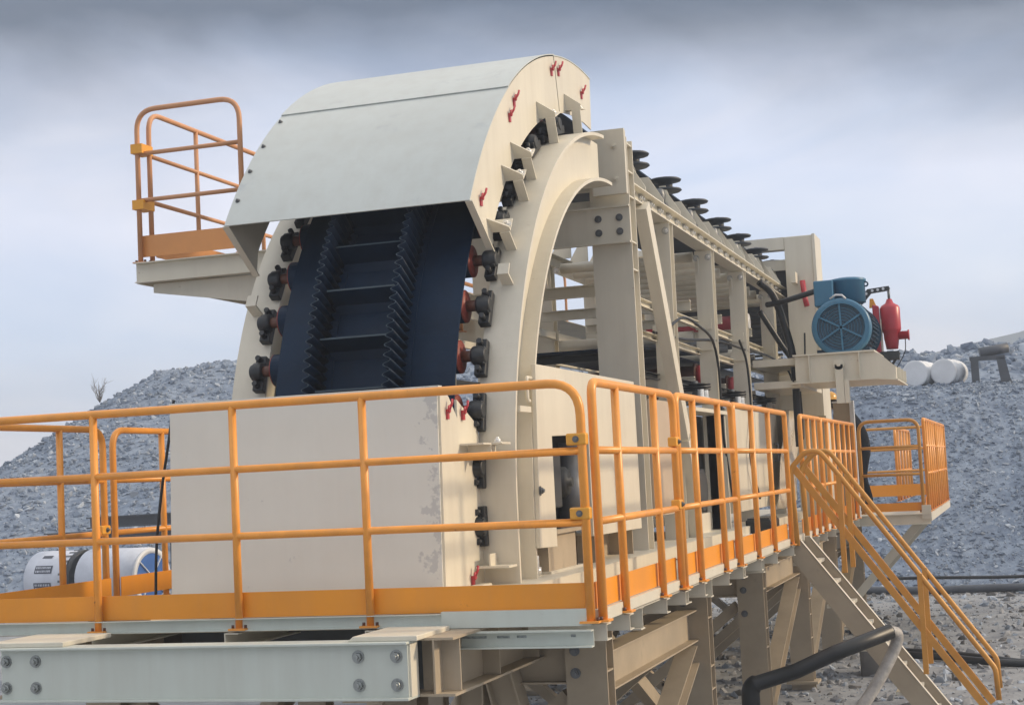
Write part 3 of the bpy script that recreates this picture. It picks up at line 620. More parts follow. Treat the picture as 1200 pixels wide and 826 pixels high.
MB().box(-.9, -.36, 11.0, 13.0, 1.58, 1.66).build('arm', 'cream', MBK); MB().box(-.9, -.36, 11.0, 13.0, 1.84, 1.92).build('arm', 'cream', MBK)
MO = thing('electric_motor', (.10, 11.0, 1.945), 'big blue electric motor with a six spoke round fan cover facing the camera', 'motor')
mx_, mz = .135, 2.235
body = MB().lathe([(.08, .305), (1.0, .305), (1.02, .25)], (mx_, 11.05, mz), (mx_, 13, mz), 40).build('body', 'bluedk', MO)
fins = MB()
for k in range(44):
    a = 2*PI*k/44; c, s_ = math.cos(a), math.sin(a)
    fins.bar((mx_+c*.32, 11.22, mz+s_*.32), (mx_+c*.32, 12.02, mz+s_*.32), .05, .010, (-s_, 0, c))
fins.build('cooling_fins', 'bluedk', body)
fc = MB().lathe([(0, .27), (0, .315), (.02, .335), (.20, .335), (.205, .325), (.20, .30), (.03, .28), (0, .27)], (mx_, 10.99, mz), (mx_, 12, mz), 44, False, False).build('fan_cover', 'blue', MO)
MB().cyl((mx_, 11.03, mz), (mx_, 11.05, mz), .29, n=40).build('grille', 'bluedk', fc)
gr = MB()
for k in range(7): gr.tube([(mx_+(.05+.035*k)*math.cos(t), 11.028, mz+(.05+.035*k)*math.sin(t)) for t in np.linspace(0, 2*PI, 37)[:-1]], .004, 5, True)
gr.build('grille_rings', 'blue', fc)
for k in range(6):
    a = PI/2+k*PI/3+.02; MB().bar((mx_, 11.012, mz), (mx_+.285*math.cos(a), 11.012, mz+.285*math.sin(a)), .014, .022, (-math.sin(a), 0, math.cos(a))).build('spoke', 'blue', fc)
tb = MB().prism([(-.16, 2.50), (.06, 2.50), (.06, 2.80), (-.16, 2.80)], 'y', 11.1, 11.5); tb = tb.build('junction_box', 'blue', MO, .015)
t2 = MB().lathe([(0, .20), (.24, .20), (.25, .215), (.275, .215), (.285, .20), (.30, .12)], (.20, 11.42, 2.54), (.20, 11.42, 4), 32).build('terminal_box', 'blue', MO)
MB().tube([(.41+.025*math.cos(t), 11.4, 2.75+.025*math.sin(t)) for t in np.linspace(0, 6.28, 13)[:-1]], .010, 6, True).build('lifting_eye', 'bluedk', MO)
for x in (-.10, .36): MB().box(x-.07, x+.07, 11.15, 12.0, 1.945, 2.0).build('foot', 'bluedk', MO)
MB().tube([(.03, 11.02, 2.57), (.10, 11.0, 2.61), (.17, 10.99, 2.60), (.21, 11.0, 2.555)], .012, 6).build('gland_cable', 'white', MO)
BR = thing('thruster_brake', (.7, 12.3, 1.95), 'red hydraulic thruster brake with a perforated lever arm behind the blue motor', 'brake')
MB().cyl((.15, 12.18, mz), (.15, 12.34, mz), .34, n=36).build('brake_wheel', 'bluedk', BR)
MB().prism([(.40, 1.97), (.475, 1.97), (.475, 2.56), (.40, 2.58)], 'y', 12.2, 12.34).build('shoe_arm', 'redp', BR, .012)
MB().box(0.48, .497, 12.24, 12.3, 1.95, 2.4).build('pull_rod', 'cream', BR)
cyl_ = MB().lathe([(0, .07), (.10, .085), (.12, .09), (.20, .095), (.22, .115), (.24, .12), (.50, .12), (.53, .10), (.56, .05), (.61, .03)], (.60, 12.3, 2.03), (.60, 12.3, 4), 24).build('thruster', 'redp', BR)
MB().lathe([(0, .05), (.17, .05), (.175, .065), (.19, .065), (.19, .02)], (.62, 12.3, 2.19), (2, 12.3, 2.19), 16).build('side_port', 'redp', BR)
arm = MB()
for s_ in (-.02, .02):
    arm.prism([(.20, 2.62), (.28, 2.60), (.39, 2.725), (.605, 2.745), (.62, 2.77), (.605, 2.80), (.35, 2.78)], 'y', 12.3+s_-.005, 12.3+s_+.005)
arm = arm.build('lever_arm', 'dark', BR)
for x, z in ((.41, 2.757), (.475, 2.763), (.54, 2.77), (.335, 2.725)): MB().cyl((x, 12.272, z), (x, 12.27, z), .017, n=12).build('hole_disc', 'white', arm)
MB().cyl((.60, 12.3, 2.62), (.60, 12.3, 2.77), .016, n=10).build('lever_rod', 'steel', BR)
MB().prism([(.36, 2.55), (.45, 2.55), (.41, 2.66), (.37, 2.66)], 'y', 12.28, 12.33).build('yellow_guard', 'clamp', BR)
bs = MB().box(.45, .68, 12.2, 12.4, 1.90, 2.0); bs.bar((.50, 12.3, 1.97), (.60, 12.3, 1.76), .05, .05); bs.bar((.68, 12.3, 1.98), (.56, 12.3, 1.80), .03, .03); bs.build('linkage', 'dark', BR)
MB().tube(spline([(.76, 12.3, 2.15), (.75, 12.28, 2.0), (.68, 12.26, 1.86), (.62, 12.26, 1.78)]), .006, 6).build('wire', 'black', BR)

# ---- cables on the machine
def cable(name, label, pts, r, ma='black', cat='cable', group=None, n=8):
    return tag(MB().tube(spline(pts, 8), r, n).build(name, ma), label, cat, group)
cable('power_cable', 'thick black cable running from the top beam to the blue motor box', [(-.75, 11.4, 2.60), (-.62, 11.3, 2.60), (-.4, 11.25, 2.64), (-.15, 11.25, 2.70)], .035)
cable('power_cable', 'thick black hose dropping down in front of the tower beside the motor', [(-.80, 11.2, 2.86), (-.66, 11.3, 2.7), (-.55, 11.4, 2.3), (-.48, 11.4, 1.9), (-.46, 11.3, 1.3), (-.46, 11.3, .9)], .045)
cable('power_cable', 'second black hose looping from behind the last post down to the panels', [(-.95, 12.1, 2.6), (-.74, 12.2, 2.2), (-.58, 12.2, 1.9), (-.52, 12.0, 1.4), (-.5, 11.8, 1.0)], .035)
cable('power_cable', 'black cable bundle lying along the frame from post to post', [(-.86, 5.6, 1.86), (-.84, 6.8, 1.88), (-.84, 8.5, 1.98), (-.84, 10.2, 1.99), (-.8, 11.6, 2.0), (-.65, 12.1, 1.85), (-.56, 12.1, 1.5)],   .013)
cable('thin_cable', 'thin black cable sagging between the first posts', [(-.82, 5.9, 1.9), (-.80, 6.6, 2.06), (-.80, 7.4, 2.03), (-.80, 7.95, 1.95), (-.79, 8.15, 1.7), (-.79, 8.2, 1.2), (-.78, 8.2, .9), (-.74, 8.3, .3)], .013)
cable('thin_cable', 'thin black cable hanging on the nearest tall cream panel', [(-.79, 9.5, 2.05), (-.76, 9.72, 1.8), (-.75, 9.75, 1.3), (-.74, 9.45, .8), (-.72, 9.8, .35)], .013)
cable('thin_cable', 'thin dark cable drooping from the motor bracket across the tower', [(-.28, 11.0, 2.2), (-.30, 11.0, 1.9), (-.36, 11.0, 1.75), (-.45, 11.0, 1.65)], .010)
cable('stay_wire', 'thin black wire hanging beside the left edge of the front cover', [(-2.89, 1.2, 1.28), (-2.93, 1.2, 1.05), (-2.99, 1.2, .75), (-3.04, 1.2, .4), (-3.06, 1.2, .02)], .009)
# plastic sheet hanging at the far panels
ps = MB(); vs = []; nx, nz = 14, 10
for j in range(nz+1):
    for i in range(nx+1):
        u, v = i/nx, j/nz; vs.append((-.69+.03*math.sin(u*14+v*2)+.012*math.sin(v*9), 11.85+1.3*u-v*(1.3-.3*u), 1.36-1.16*v))
ps.add(vs, [(j*(nx+1)+i, j*(nx+1)+i+1, (j+1)*(nx+1)+i+1, (j+1)*(nx+1)+i) for j in range(nz) for i in range(nx)], True)
o = tag(ps.build('plastic_sheet', 'tarp'), 'crumpled pale plastic sheet hung over the far panels', 'plastic sheet'); sd = o.modifiers.new('solid', 'SOLIDIFY'); sd.thickness = .004
jb = thing('black_box', (-.62, 8.9, .02), 'small black equipment box on the deck under the tall panels', 'box')
MB().box(-.72, -.46, 8.75, 9.35, .02, .16).build('box_body', 'black', jb, .02); MB().box(-.70, -.48, 8.77, 9.33, .16, .175).build('lid', 'dark', jb)
tag(MB().box(-.78, -.42, 8.3, 9.9, .004, .022).build('white_board', 'white', None, .004), 'thin white board lying under the small black box', 'board')

# ================================================================== DECK AND SUBSTRUCTURE
DK = thing('steel_platform', (-1.85, 6, 0), 'pale steel walkway platform on tall cream columns around the conveyor', 'platform')
fl = MB()
for x0, x1, y0, y1 in ((-3.72, 0, .03, .69), (-3.72, -2.69, .69, 12.9), (-.62, 0.03, .69, 12.9), (-3.72, .86, 12.9, 18.2)): fl.box(x0, x1, y0, y1, -.012, -.001)
fl.build('floor_plate', 'floor', DK)
MB().chan((-3.76, .0, .028), (-.76, .0, .028), .062, .03, .004, .004).build('edge_channel', 'pale', DK)
MB().box(-.76, .0, -.012, .02, -.012, .068).build('edge_channel', 'pale', DK)
ch = MB().chan((-.80, -.02, -.068), (.012, -.02, -.068), .082, .05, .007, .006).build('front_channel', 'pale', DK)
st = MB()
for x, wd in ((-.74, .05), (-.66, .17), (-.47, .08), (-.37, .06), (-.1, .03)): st.box(x, x+wd*.8, -.0275, -.0262, -.062, -.05)
sm = mat('smudged_print', (.33, .37, .36), .5, var=.5, vscale=60)
st.build('smudged_stamp', sm, ch)
MB().box(.0, .03, .06, 12.9, -.004, .055).build('edge_strip', 'cream', DK)
MB().box(.86, .89, 12.95, 18.2, -.08, .02).build('edge_strip', 'cream', DK)
MB().chan((-.1, 12.9, -.05), (.88, 12.9, -.05), .13, .05, .01, .008).build('far_channel', 'cream', DK)
MB().box(.78, .89, 12.86, 12.9, -.05, .12).build('corner_plate', 'cream', DK)
MB().bar((.76, 13.2, -.06), (-.1, 13.2, -1.0), .10, .08, (0, 1, 0)).build('knee_brace', 'cream', DK)
MB().bar((.76, 16.2, -.06), (-.1, 16.2, -1.0), .10, .08, (0, 1, 0)).build('knee_brace', 'cream', DK)
# joists
SP = [0.064, .53, 1.41, 1.93, 2.01, 2.53, 3.39, 3.96, 4.06, 4.8, 5.62, 6.6]
for y in SP+[7.7, 8.4, 9.1, 9.9, 10.8, 11.7, 12.4]:
    MB().chan((-.34, y, -.052), (.055, y, -.052), .08, .09, .006, .006, flip=-1).build('joist', 'cream', DK)
for y in (1.0, 3.0, 5.2): MB().ibeam((-2.6, y, -.075), (.01, y, -.075), .12, .09, .008, .006).build('joist', 'cream', DK)
for x in (-2.72, -1.94, -1.16): MB().chan((x, -.03, -.05), (x, .9, -.05), .075, .08, .006, .006).build('joist', 'cream', DK)
# columns, girders, braces: two rows
CYD = (1.05, 3.92, 6.45, 9.35, 12.0, 15.2)
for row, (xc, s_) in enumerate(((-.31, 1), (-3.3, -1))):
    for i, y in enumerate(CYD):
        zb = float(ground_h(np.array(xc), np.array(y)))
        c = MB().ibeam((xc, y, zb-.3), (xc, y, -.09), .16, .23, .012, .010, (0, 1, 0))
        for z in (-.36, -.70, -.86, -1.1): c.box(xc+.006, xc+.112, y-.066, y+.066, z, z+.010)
        c = c.build('column', 'dusty_shaded', DK)
        MB().box(xc-.16, xc+.16, y-.14, y+.14, zb+.06, zb+.085).build('base_plate', 'dusty_shaded', c)
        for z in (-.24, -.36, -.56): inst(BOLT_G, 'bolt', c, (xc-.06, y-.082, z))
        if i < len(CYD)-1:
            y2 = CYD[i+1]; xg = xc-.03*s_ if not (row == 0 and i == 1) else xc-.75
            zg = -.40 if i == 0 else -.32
            MB().ibeam((xg, y+.08, zg), (xg, y2-.08, zg), .22, .14, .010, .008).build('girder', 'dusty_shaded', DK)
            if not (row == 0 and i == 1): MB().ibeam((xg, y2-.12, zg-.20), (xg, y+.12, -1.66), .14, .14, .010, .008, (0, 1, .0)).build('diagonal_brace', 'dusty_shaded', DK)
            else: MB().bar((xg, y+.1, -.45), (xg, y2-.1, -1.5), .10, .12).build('diagonal_brace', 'dusty_shaded', DK)
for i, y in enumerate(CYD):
    MB().ibeam((-3.19, y, -.30), (-.42, y, -.30), .24, .14, .010, .008).build('cross_girder', 'dusty_shaded', DK)
    MB().bar((-3.15, y+.06, -.5), (-1.8, y+.06, -1.6), .09, .09, (0, 1, 0)).build('cross_brace', 'dusty_shaded', DK)
    MB().bar((-.45, y+.06, -.5), (-1.8, y+.06, -1.6), .09, .09, (0, 1, 0)).build('cross_brace', 'dusty_shaded', DK)
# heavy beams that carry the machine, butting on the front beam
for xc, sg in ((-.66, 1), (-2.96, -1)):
    yb = MB().ibeam((xc, -.40, -.15), (xc, 5.0, -.15), .27, .20, .012, .009).build('machine_beam', 'dusty_shaded', DK)
    for y in (-.30, .28, .95): MB().box(xc-.094, xc+.094, y, y+.010, -.27, -.03).build('stiffener', 'dusty_shaded', yb)
MB().ibeam((-1.30, 0.2, -.34), (-1.30, 5.0, -.34), .12, .2, .012, .009).build('machine_beam', 'dusty_shaded', DK)
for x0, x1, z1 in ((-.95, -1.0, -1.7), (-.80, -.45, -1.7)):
    MB().ibeam((x0, .95, -.3), (x1, 1.0, z1), .16, .15, .010, .008, (1, 0, .2)).build('raking_leg', 'dusty_shaded', DK)
MB().ibeam((-1.6, 1.6, -.3), (-1.65, 1.6, -1.7), .2, .2, .010, .008, (0, 1, 0)).build('raking_leg', 'dusty_shaded', DK)
MB().box(-2.6, -1.0, .70, 3.0, -.40, -.012).build('chute_box', 'dark', DK)

# front I-beam bolted across the machine beams
IB = thing('front_beam', (-1.84, -.5, -.28), 'heavy pale blue grey steel I beam across the bottom foreground with eight bolts', 'steel beam')
MB().box(-2.93, -.745, -.512, -.500, -.272, -.030).build('web', 'pale', IB)
MB().box(-2.935, -.735, -.545, -.40, -.030, -.018).build('top_flange', 'pale', IB, .003)
MB().box(-2.935, -.735, -.545, -.40, -.284, -.272).build('bottom_flange', 'pale', IB, .003)
MB().box(-.745, -.735, -.50, -.405, -.272, -.030).build('end_plate', 'cream', IB); MB().box(-2.935, -2.93, -.498, -.405, -.272, -.030).build('end_plate', 'cream', IB)
B2 = bolt_mesh(.021, .018, 'steelb')
for x in (-2.90, -2.73, -.99, -.80):
    for z in (-.085, -.215): inst(B2, 'bolt', IB, (x, -.513, z))
for x0, x1 in ((-1.05, -.70), (-3.05, -2.58)):
    p = MB().prism([(x0, -.018), (x0+.03, .006), (x1, .006), (x1, -.018)], 'y', -.50, -.06).build('cap_plate', 'cream', IB, .004)

# ================================================================== GUARDRAILS
CLAMP = None
def guardrail(label, a, b, z, posts, side=1, h=1.15, mids=(.819, .477), r0=.13, r1=.13, toe=True, ends=(1, 1), group='orange guardrail panels around the platform', ma='orange', toe_ma='plate', rt_=.0225, toe_z=(.06, .188), clamps=()):
    """a,b: (x,y) of the end posts; posts: fractions of inner posts; side: which way the toe board sits"""
    A, B = Vector((*a, z)), Vector((*b, z)); D = B-A; U = Vector((0, 0, 1)); nrm = D.normalized().cross(U)*side
    t = thing('guardrail', tuple(A), label, 'guardrail', group)
    pts = ([A+U*.0] if ends[0] else []) + [A+U*h, B+U*h] + ([B+U*.0] if ends[1] else [])
    P = pts if len(pts) == 2 else None
    if not P:
        P = [pts[0]]
        rads = [r0, r1]; 
        # fillet each corner with its own radius
        full = pts; res = [full[0]]
        for i in range(1, len(full)-1):
            rr = (r0 if (i == 1 and ends[0]) else r1); k = fillet([full[i-1], full[i], full[i+1]], rr, 7); res += k[1:-1]
        P = res+[full[-1]]
    MB().tube(P, rt_, 10).build('frame_tube', ma, t)
    for m_ in mids: MB().tube([A+U*m_, B+U*m_], rt_*.86, 10).build('mid_rail', ma, t)
    for f_ in posts: MB().tube([A+D*f_, A+D*f_+U*h], rt_*.95, 10).build('post', ma, t)
    fs = ([0] if ends[0] else [])+list(posts)+([1] if ends[1] else [])
    for f_ in fs:
        c = A+D*f_; MB().bar(c+U*.0, c+U*.010, .075, .095, D.normalized()).build('base_plate', ma, t)
        for d in (-.036, .036): MB().cyl(c+D.normalized()*d+U*.010-nrm*.0, c+D.normalized()*d+U*.026, .010, n=6).build('anchor_bolt', 'rust', t)
    if toe: MB().bar(A+nrm*.034+U*(toe_z[0]+toe_z[1])/2, B+nrm*.034+U*(toe_z[0]+toe_z[1])/2, .006, toe_z[1]-toe_z[0]).build('toe_board', toe_ma, t)
    for f_, zz in clamps:
        c = A+D*f_+U*zz; cl = MB().bar(c-D.normalized()*.02, c+D.normalized()*.080, .054, .058).build('clamp', 'clamp', t, .008)
        inst(BOLT_S, 'bolt', cl, c+D.normalized()*.034+Vector((.028, 0, 0)) if abs(D.x) < .1 else c+D.normalized()*.03+Vector((0, -.028, 0)), RX if abs(D.x) < .1 else None)
    return t
guardrail('long orange railing across the front of the platform with its orange toe board', (-3.70, 0), (-.004, 0), 0, ((-2.692+3.7)/3.696, (-1.866+3.7)/3.696, (-1.139+3.7)/3.696), side=-1, r0=.06, r1=.16, clamps=((.986, .875), (.986, .52)), ends=(1, 1))
SR = .040
def fr(y0, y1, *ys): return tuple((y-y0)/(y1-y0) for y in ys)
guardrail('orange side railing panel next to the front corner', (SR, .064), (SR, 1.93), 0, fr(.064, 1.93, .53, 1.41), side=-1, r0=.07, r1=.12, clamps=((.975, .87), (.975, .5)))
guardrail('second orange side railing panel from the front corner', (SR, 2.01), (SR, 3.92), 0, fr(2.01, 3.92, 2.53, 3.39), side=-1, r0=.07, r1=.10)
guardrail('third orange side railing panel, the one just before the stair', (SR, 3.98), (SR, 6.62), 0, fr(3.98, 6.62, 4.8, 5.64), side=-1, r0=.05, r1=.05)
guardrail('short orange side railing panel just beyond the stair opening', (SR, 7.62), (SR, 9.12), 0, fr(7.62, 9.12, 8.15, 8.65), side=-1, r0=.05, r1=.05)
guardrail('long orange side railing panel leading to the white gate plate', (SR, 9.2), (SR, 12.5), 0, fr(9.2, 12.5, 9.75, 10.3, 10.85, 11.4, 11.95), side=-1, r0=.05, r1=.05)
guardrail('orange railing on the left edge of the platform nearest the camera', (-3.70, .06), (-3.70, 1.68), 0, (.70,), side=1, clamps=((.97, .5),))
guardrail('second orange railing on the left edge, partly behind the front cover', (-3.70, 1.80), (-3.70, 3.7), 0, (.33,), side=1)
guardrail('third orange railing on the left edge behind the front cover', (-3.70, 3.8), (-3.70, 6.8), 0, (.33, .66), side=1)
guardrail('fourth orange railing on the left edge, far behind the machine', (-3.70, 6.9), (-3.70, 10.8), 0, (.33, .66), side=1)
# far platform
guardrail('orange railing across the front of the far platform with round corners', (.07, 12.93), (.80, 12.93), .03, (), side=-1, ma='ochre', r0=.14, r1=.14, toe_z=(.02, .125))
guardrail('near half of the dense orange railing on the right edge of the far platform', (.86, 13.0), (.86, 15.5), .03, fr(13, 15.5, 13.5, 14, 14.5, 15.0), side=-1, r0=.04, r1=.04, toe=True)
guardrail('far half of the dense orange railing on the right edge of the far platform', (.86, 15.6), (.86, 18.2), .03, fr(15.6, 18.2, 16.1, 16.6, 17.1, 17.6), side=-1, r0=.04, r1=.04, toe=True)
guardrail('orange railing across the back of the far platform', (-1.2, 18.2), (.80, 18.2), .03, (), side=1, ma='ochre', toe_z=(.09, .27))
guardrail('small dense orange railing seen through the far platform', (.10, 18.5), (.10, 21.8), .03, fr(18.5, 21.8, 19.1, 19.8, 20.5, 21.2), side=-1, toe=False)
gt = thing('gate_plate', (-.05, 12.6, 0), 'upright grey plate with white edge closing the walkway at the far railing', 'plate')
MB().box(-.19, .012, 12.60, 12.62, .06, 1.43).build('plate', 'dusty_shaded', gt); MB().box(.012, .065, 12.58, 12.66, .0, 1.45).build('edge_post', 'white', gt, .004); MB().box(-.20, .012, 12.585, 12.60, 1.43, 1.45).build('top_strip', 'white', gt)

# ---- upper walkway on the left
UZ = 2.42
UW = thing('upper_walkway', (-3.4, 2.9, 2.2), 'pale cantilevered upper walkway at the left of the hood', 'walkway')
MB().chan((-4.12, 2.90, UZ-.075), (-2.70, 2.90, UZ-.075), .15, .06, .007, .006).build('front_channel', 'cream', UW)
MB().box(-4.12, -2.75, 2.9, 14.5, UZ-.001, UZ+.008).build('floor_plate', 'floor', UW)
MB().prism([(-4.03, 2.265), (-2.66, 2.265), (-2.66, 1.98), (-4.03, 2.20)], 'y', 2.95, 2.965).build('bracket_web', 'cream', UW)
MB().box(-4.14, -4.12, 2.9, 14.5, UZ-.15, UZ).build('side_channel', 'cream', UW)
for y in (4.6, 6.5, 8.6): MB().prism([(-4.1, 2.265), (-2.66, 2.265), (-2.66, 1.98), (-4.03, 2.20)], 'y', y, y+.015).build('bracket_web', 'cream', UW)
guardrail('faded orange railing across the front end of the upper walkway', (-4.10, 2.90), (-3.25, 2.90), UZ, (), side=-1, ma='pink', toe_ma='peach', rt_=.0195, r0=.16, r1=.16, mids=(.82, .47), clamps=(), toe_z=(.05, .21))
ug = guardrail('faded orange railing along the left edge of the upper walkway', (-4.06, 3.0), (-4.06, 5.6), UZ, fr(3.0, 5.6, 3.72, 4.85), side=1, ma='pink', toe_ma='peach', rt_=.0195, r0=.16, r1=.12, mids=(.82, .47), toe_z=(.05, .21))
for zz in (.62+.2, .40): MB().box(-4.135, -4.04, 2.86, 3.02, UZ+zz, UZ+zz+.07).build('clamp', 'clamp', ug)
guardrail('second faded orange railing along the upper walkway, seen through the arch', (-4.06, 5.7), (-4.06, 9.4), UZ, fr(5.7, 9.4, 6.6, 7.5, 8.4), side=1, ma='pink', toe_ma='peach', rt_=.0195, mids=(.82, .47))
guardrail('third faded orange railing along the upper walkway, farthest along the frame', (-4.06, 9.5), (-4.06, 14.4), UZ, fr(9.5, 14.4, 10.7, 12, 13.2), side=1, ma='pink', toe_ma='peach', rt_=.0195, mids=(.82, .47))
guardrail('inner faded orange railing of the upper walkway seen through the frame', (-2.85, 4.9), (-2.85, 9.4), UZ-.35, fr(4.9, 9.4, 6.4, 7.9), side=1, ma='pink', toe=False, mids=(.82, .47), h=1.0)

# ================================================================== STAIR
STA = thing('steel_stair', (.6, 7.2, -1.6), 'steep cream steel stair with orange handrails going down to the gravel', 'stair')
sl = -1.395; x0s, z0s = .03, .02
def sx(z): return x0s+(z-z0s)/sl
zb = -1.62
for y in (6.90, 7.55):
    # stringer: channel following the slope, plumb at the top
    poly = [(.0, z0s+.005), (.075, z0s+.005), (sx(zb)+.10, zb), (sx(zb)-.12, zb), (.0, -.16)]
    s_ = MB().prism(poly, 'y', y, y+.010).build('stringer', 'dusty_shaded', STA)
    d = Vector((sx(zb)-x0s, 0, zb-z0s)).normalized()
    yy = y+.04
    MB().bar((.075, yy, z0s+.0), (sx(zb)+.10, yy, zb), .08, .008, (1.395, 0, 1)).build('top_flange', 'cream', s_)
    MB().box(-.03, .08, y, y+.08, z0s+.006, z0s+.014).build('head_flange', 'cream', s_)
for k in range(8):
    z = -.17-.19*k
    tr = MB().box(sx(z)-.17, sx(z)+.035, 6.915, 7.54, z-.03, z); tr.build('tread', 'cream', STA, .003)
for y in (6.88, 7.60):
    top = Vector((.30, y, .80)); d = Vector((1, 0, sl)).normalized()
    bot = Vector((1.66, y, .80+(1.66-.30)*sl+ (-.02)))
    P = fillet([Vector((.05, y, -.02)), Vector((.03, y, .66)), Vector((.16, y, .80)), top-d*.02, bot, bot+Vector((.01, 0, -.26))], .14, 8)
    hr = MB().tube(P, .024, 10).build('handrail', 'ochre', STA)
    c0 = Vector((.06, y, .66)); c1 = Vector((1.60, y, .66+(1.54)*sl-.02))
    mr = MB().bar(c0, c1, .012, .055, (-sl, 0, 1)).build('mid_rail', 'ochre', STA)
    MB().bar(c0+Vector((.02, .012, .02)), c1+Vector((.02, .012, .02)), .024, .010, (-sl, 0, 1)).build('rail_lip', 'ochre', mr)
    for x, zt in ((.45, None), (1.085, None)):
        zt = .80+(x-.30)*sl; MB().box(x-.022, x+.022, y-.022, y+.022, zt-.86, zt).build('post', 'ochre', STA)

# ================================================================== HOSES AND PIPES ON THE GROUND
tag(MB().tube(fillet([(-.22, 5.55, -1.66), (-.22, 5.55, -1.06), (.15, 5.6, -.955), (.45, 5.7, -.83), (.90, 5.9, -.68)], .09, 8), [.075]*1+[.075]*8+[.062]*(len(fillet([(-.22, 5.55, -1.66), (-.22, 5.55, -1.06), (.15, 5.6, -.955), (.45, 5.7, -.83), (.90, 5.9, -.68)], .09, 8))-9), 14).build('black_pipe', 'black'), 'fat black pipe with an elbow running past the stair foot', 'pipe')
tag(MB().tube(spline([(.88, 5.92, -.69), (.93, 6.0, -.72), (.90, 6.0, -.84), (.74, 5.9, -1.12), (.55, 5.8, -1.36), (.36, 5.7, -1.48), (.15, 5.6, -1.50)], 8), .05, 12).build('grey_hose', 'hose'), 'ribbed pale grey hose hanging from the end of the black pipe', 'hose')
tag(MB().tube(spline([(.16, 5.6, -1.55), (.05, 5.6, -1.42), (-.02, 5.7, -1.45), (-.06, 5.8, -1.6)], 8), .032, 10).build('dark_hose', 'rust'), 'short dark looped hose on the ground beside the column foot', 'hose')
def gz(x, y): return float(ground_h(np.array(float(x)), np.array(float(y))))
tag(MB().tube(spline([(x, y, gz(x, y)+.09) for x, y in ((-1.2, 21.6), (.2, 21.5), (1.5, 21.3), (3.2, 21.0), (7, 20.6), (12, 20))], 6), .07, 10).build('black_pipeline', 'beamdk'), 'long dark pipeline lying at the foot of the gravel bank', 'pipeline')
tag(MB().tube(spline([(x, y, gz(x, y)+.26) for x, y in ((-1.2, 22.1), (.2, 22.0), (1.5, 21.9), (3.2, 21.6), (7, 21.2), (12, 20.6))], 6), .03, 8).build('thin_pipeline', 'black'), 'thinner black pipe above the dark pipeline at the bank foot', 'pipeline')
for dy, l in ((0, 'upper of the two black hoses snaking over the gravel right of the stair'), (-.28, 'lower of the two black hoses snaking over the gravel right of the stair')):
    tag(MB().tube(spline([(x, y+dy, gz(x, y+dy)+.05) for x, y in ((.3, 12.3), (.9, 12.05), (1.4, 11.7+.3*dy), (1.9, 11.55), (2.6, 11.7), (3.6, 11.2))], 6), .042, 10).build('black_hose', 'black'), l, 'hose', 'black hoses over the gravel')
tag(MB().box(.16, .56, 10.4, 10.9, -1.7, -1.30).build('stone_block', 'rockC', None, .05), 'dark square stone block on the gravel behind the stair', 'block')

# ================================================================== RIGHT BACKGROUND
def sz(x, y): return float(slope_h(np.array(float(x)), np.array(float(y))))
for x, l in ((.02, 'left one of two white drums lying on the gravel bench'), (.62, 'right one of two white drums lying on the gravel bench, next to the steel stand')):
    y = 28.7; z = sz(x, y)+.27
    t = thing('white_drum', (x, y, z), l, 'drum', 'white drums on the gravel bench')
    ax = Vector((.30, 1, 0)).normalized(); c = Vector((x, y, z))
    MB().lathe([(0, .25), (0, .29), (.02, .29), (.03, .28), (.26, .28), (.28, .295), (.30, .28), (.52, .28), (.54, .295), (.56, .28), (.82, .28), (.85, .27)], c-ax*.42, c+ax, 28).build('drum_body', 'white', t)
    MB().cyl(c-ax*.41, c-ax*.40, .27, n=28).build('drum_lid', 'white', t)
ts = thing('steel_stand', (1.5, 28.6, 2.3), 'dark steel stand with a heavy round bar on top, on the gravel bench', 'stand')
zt = sz(1.4, 28.7)
MB().box(1.08, 1.24, 28.5, 28.9, zt-.25, zt+.50).build('leg', 'beamdk', ts); MB().prism([(1.62, zt+.52), (1.80, zt+.52), (1.92, zt-.1), (1.70, zt-.1)], 'y', 28.5, 28.9).build('leg', 'beamdk', ts)
MB().box(1.06, 1.8, 28.5, 28.9, zt+.50, zt+.58).build('table_plate', 'beamdk', ts); MB().cyl((1.28, 28.6, zt+.66), (1.88, 28.7, zt+.74), .11, n=14).build('round_bar', 'beamdk', ts)

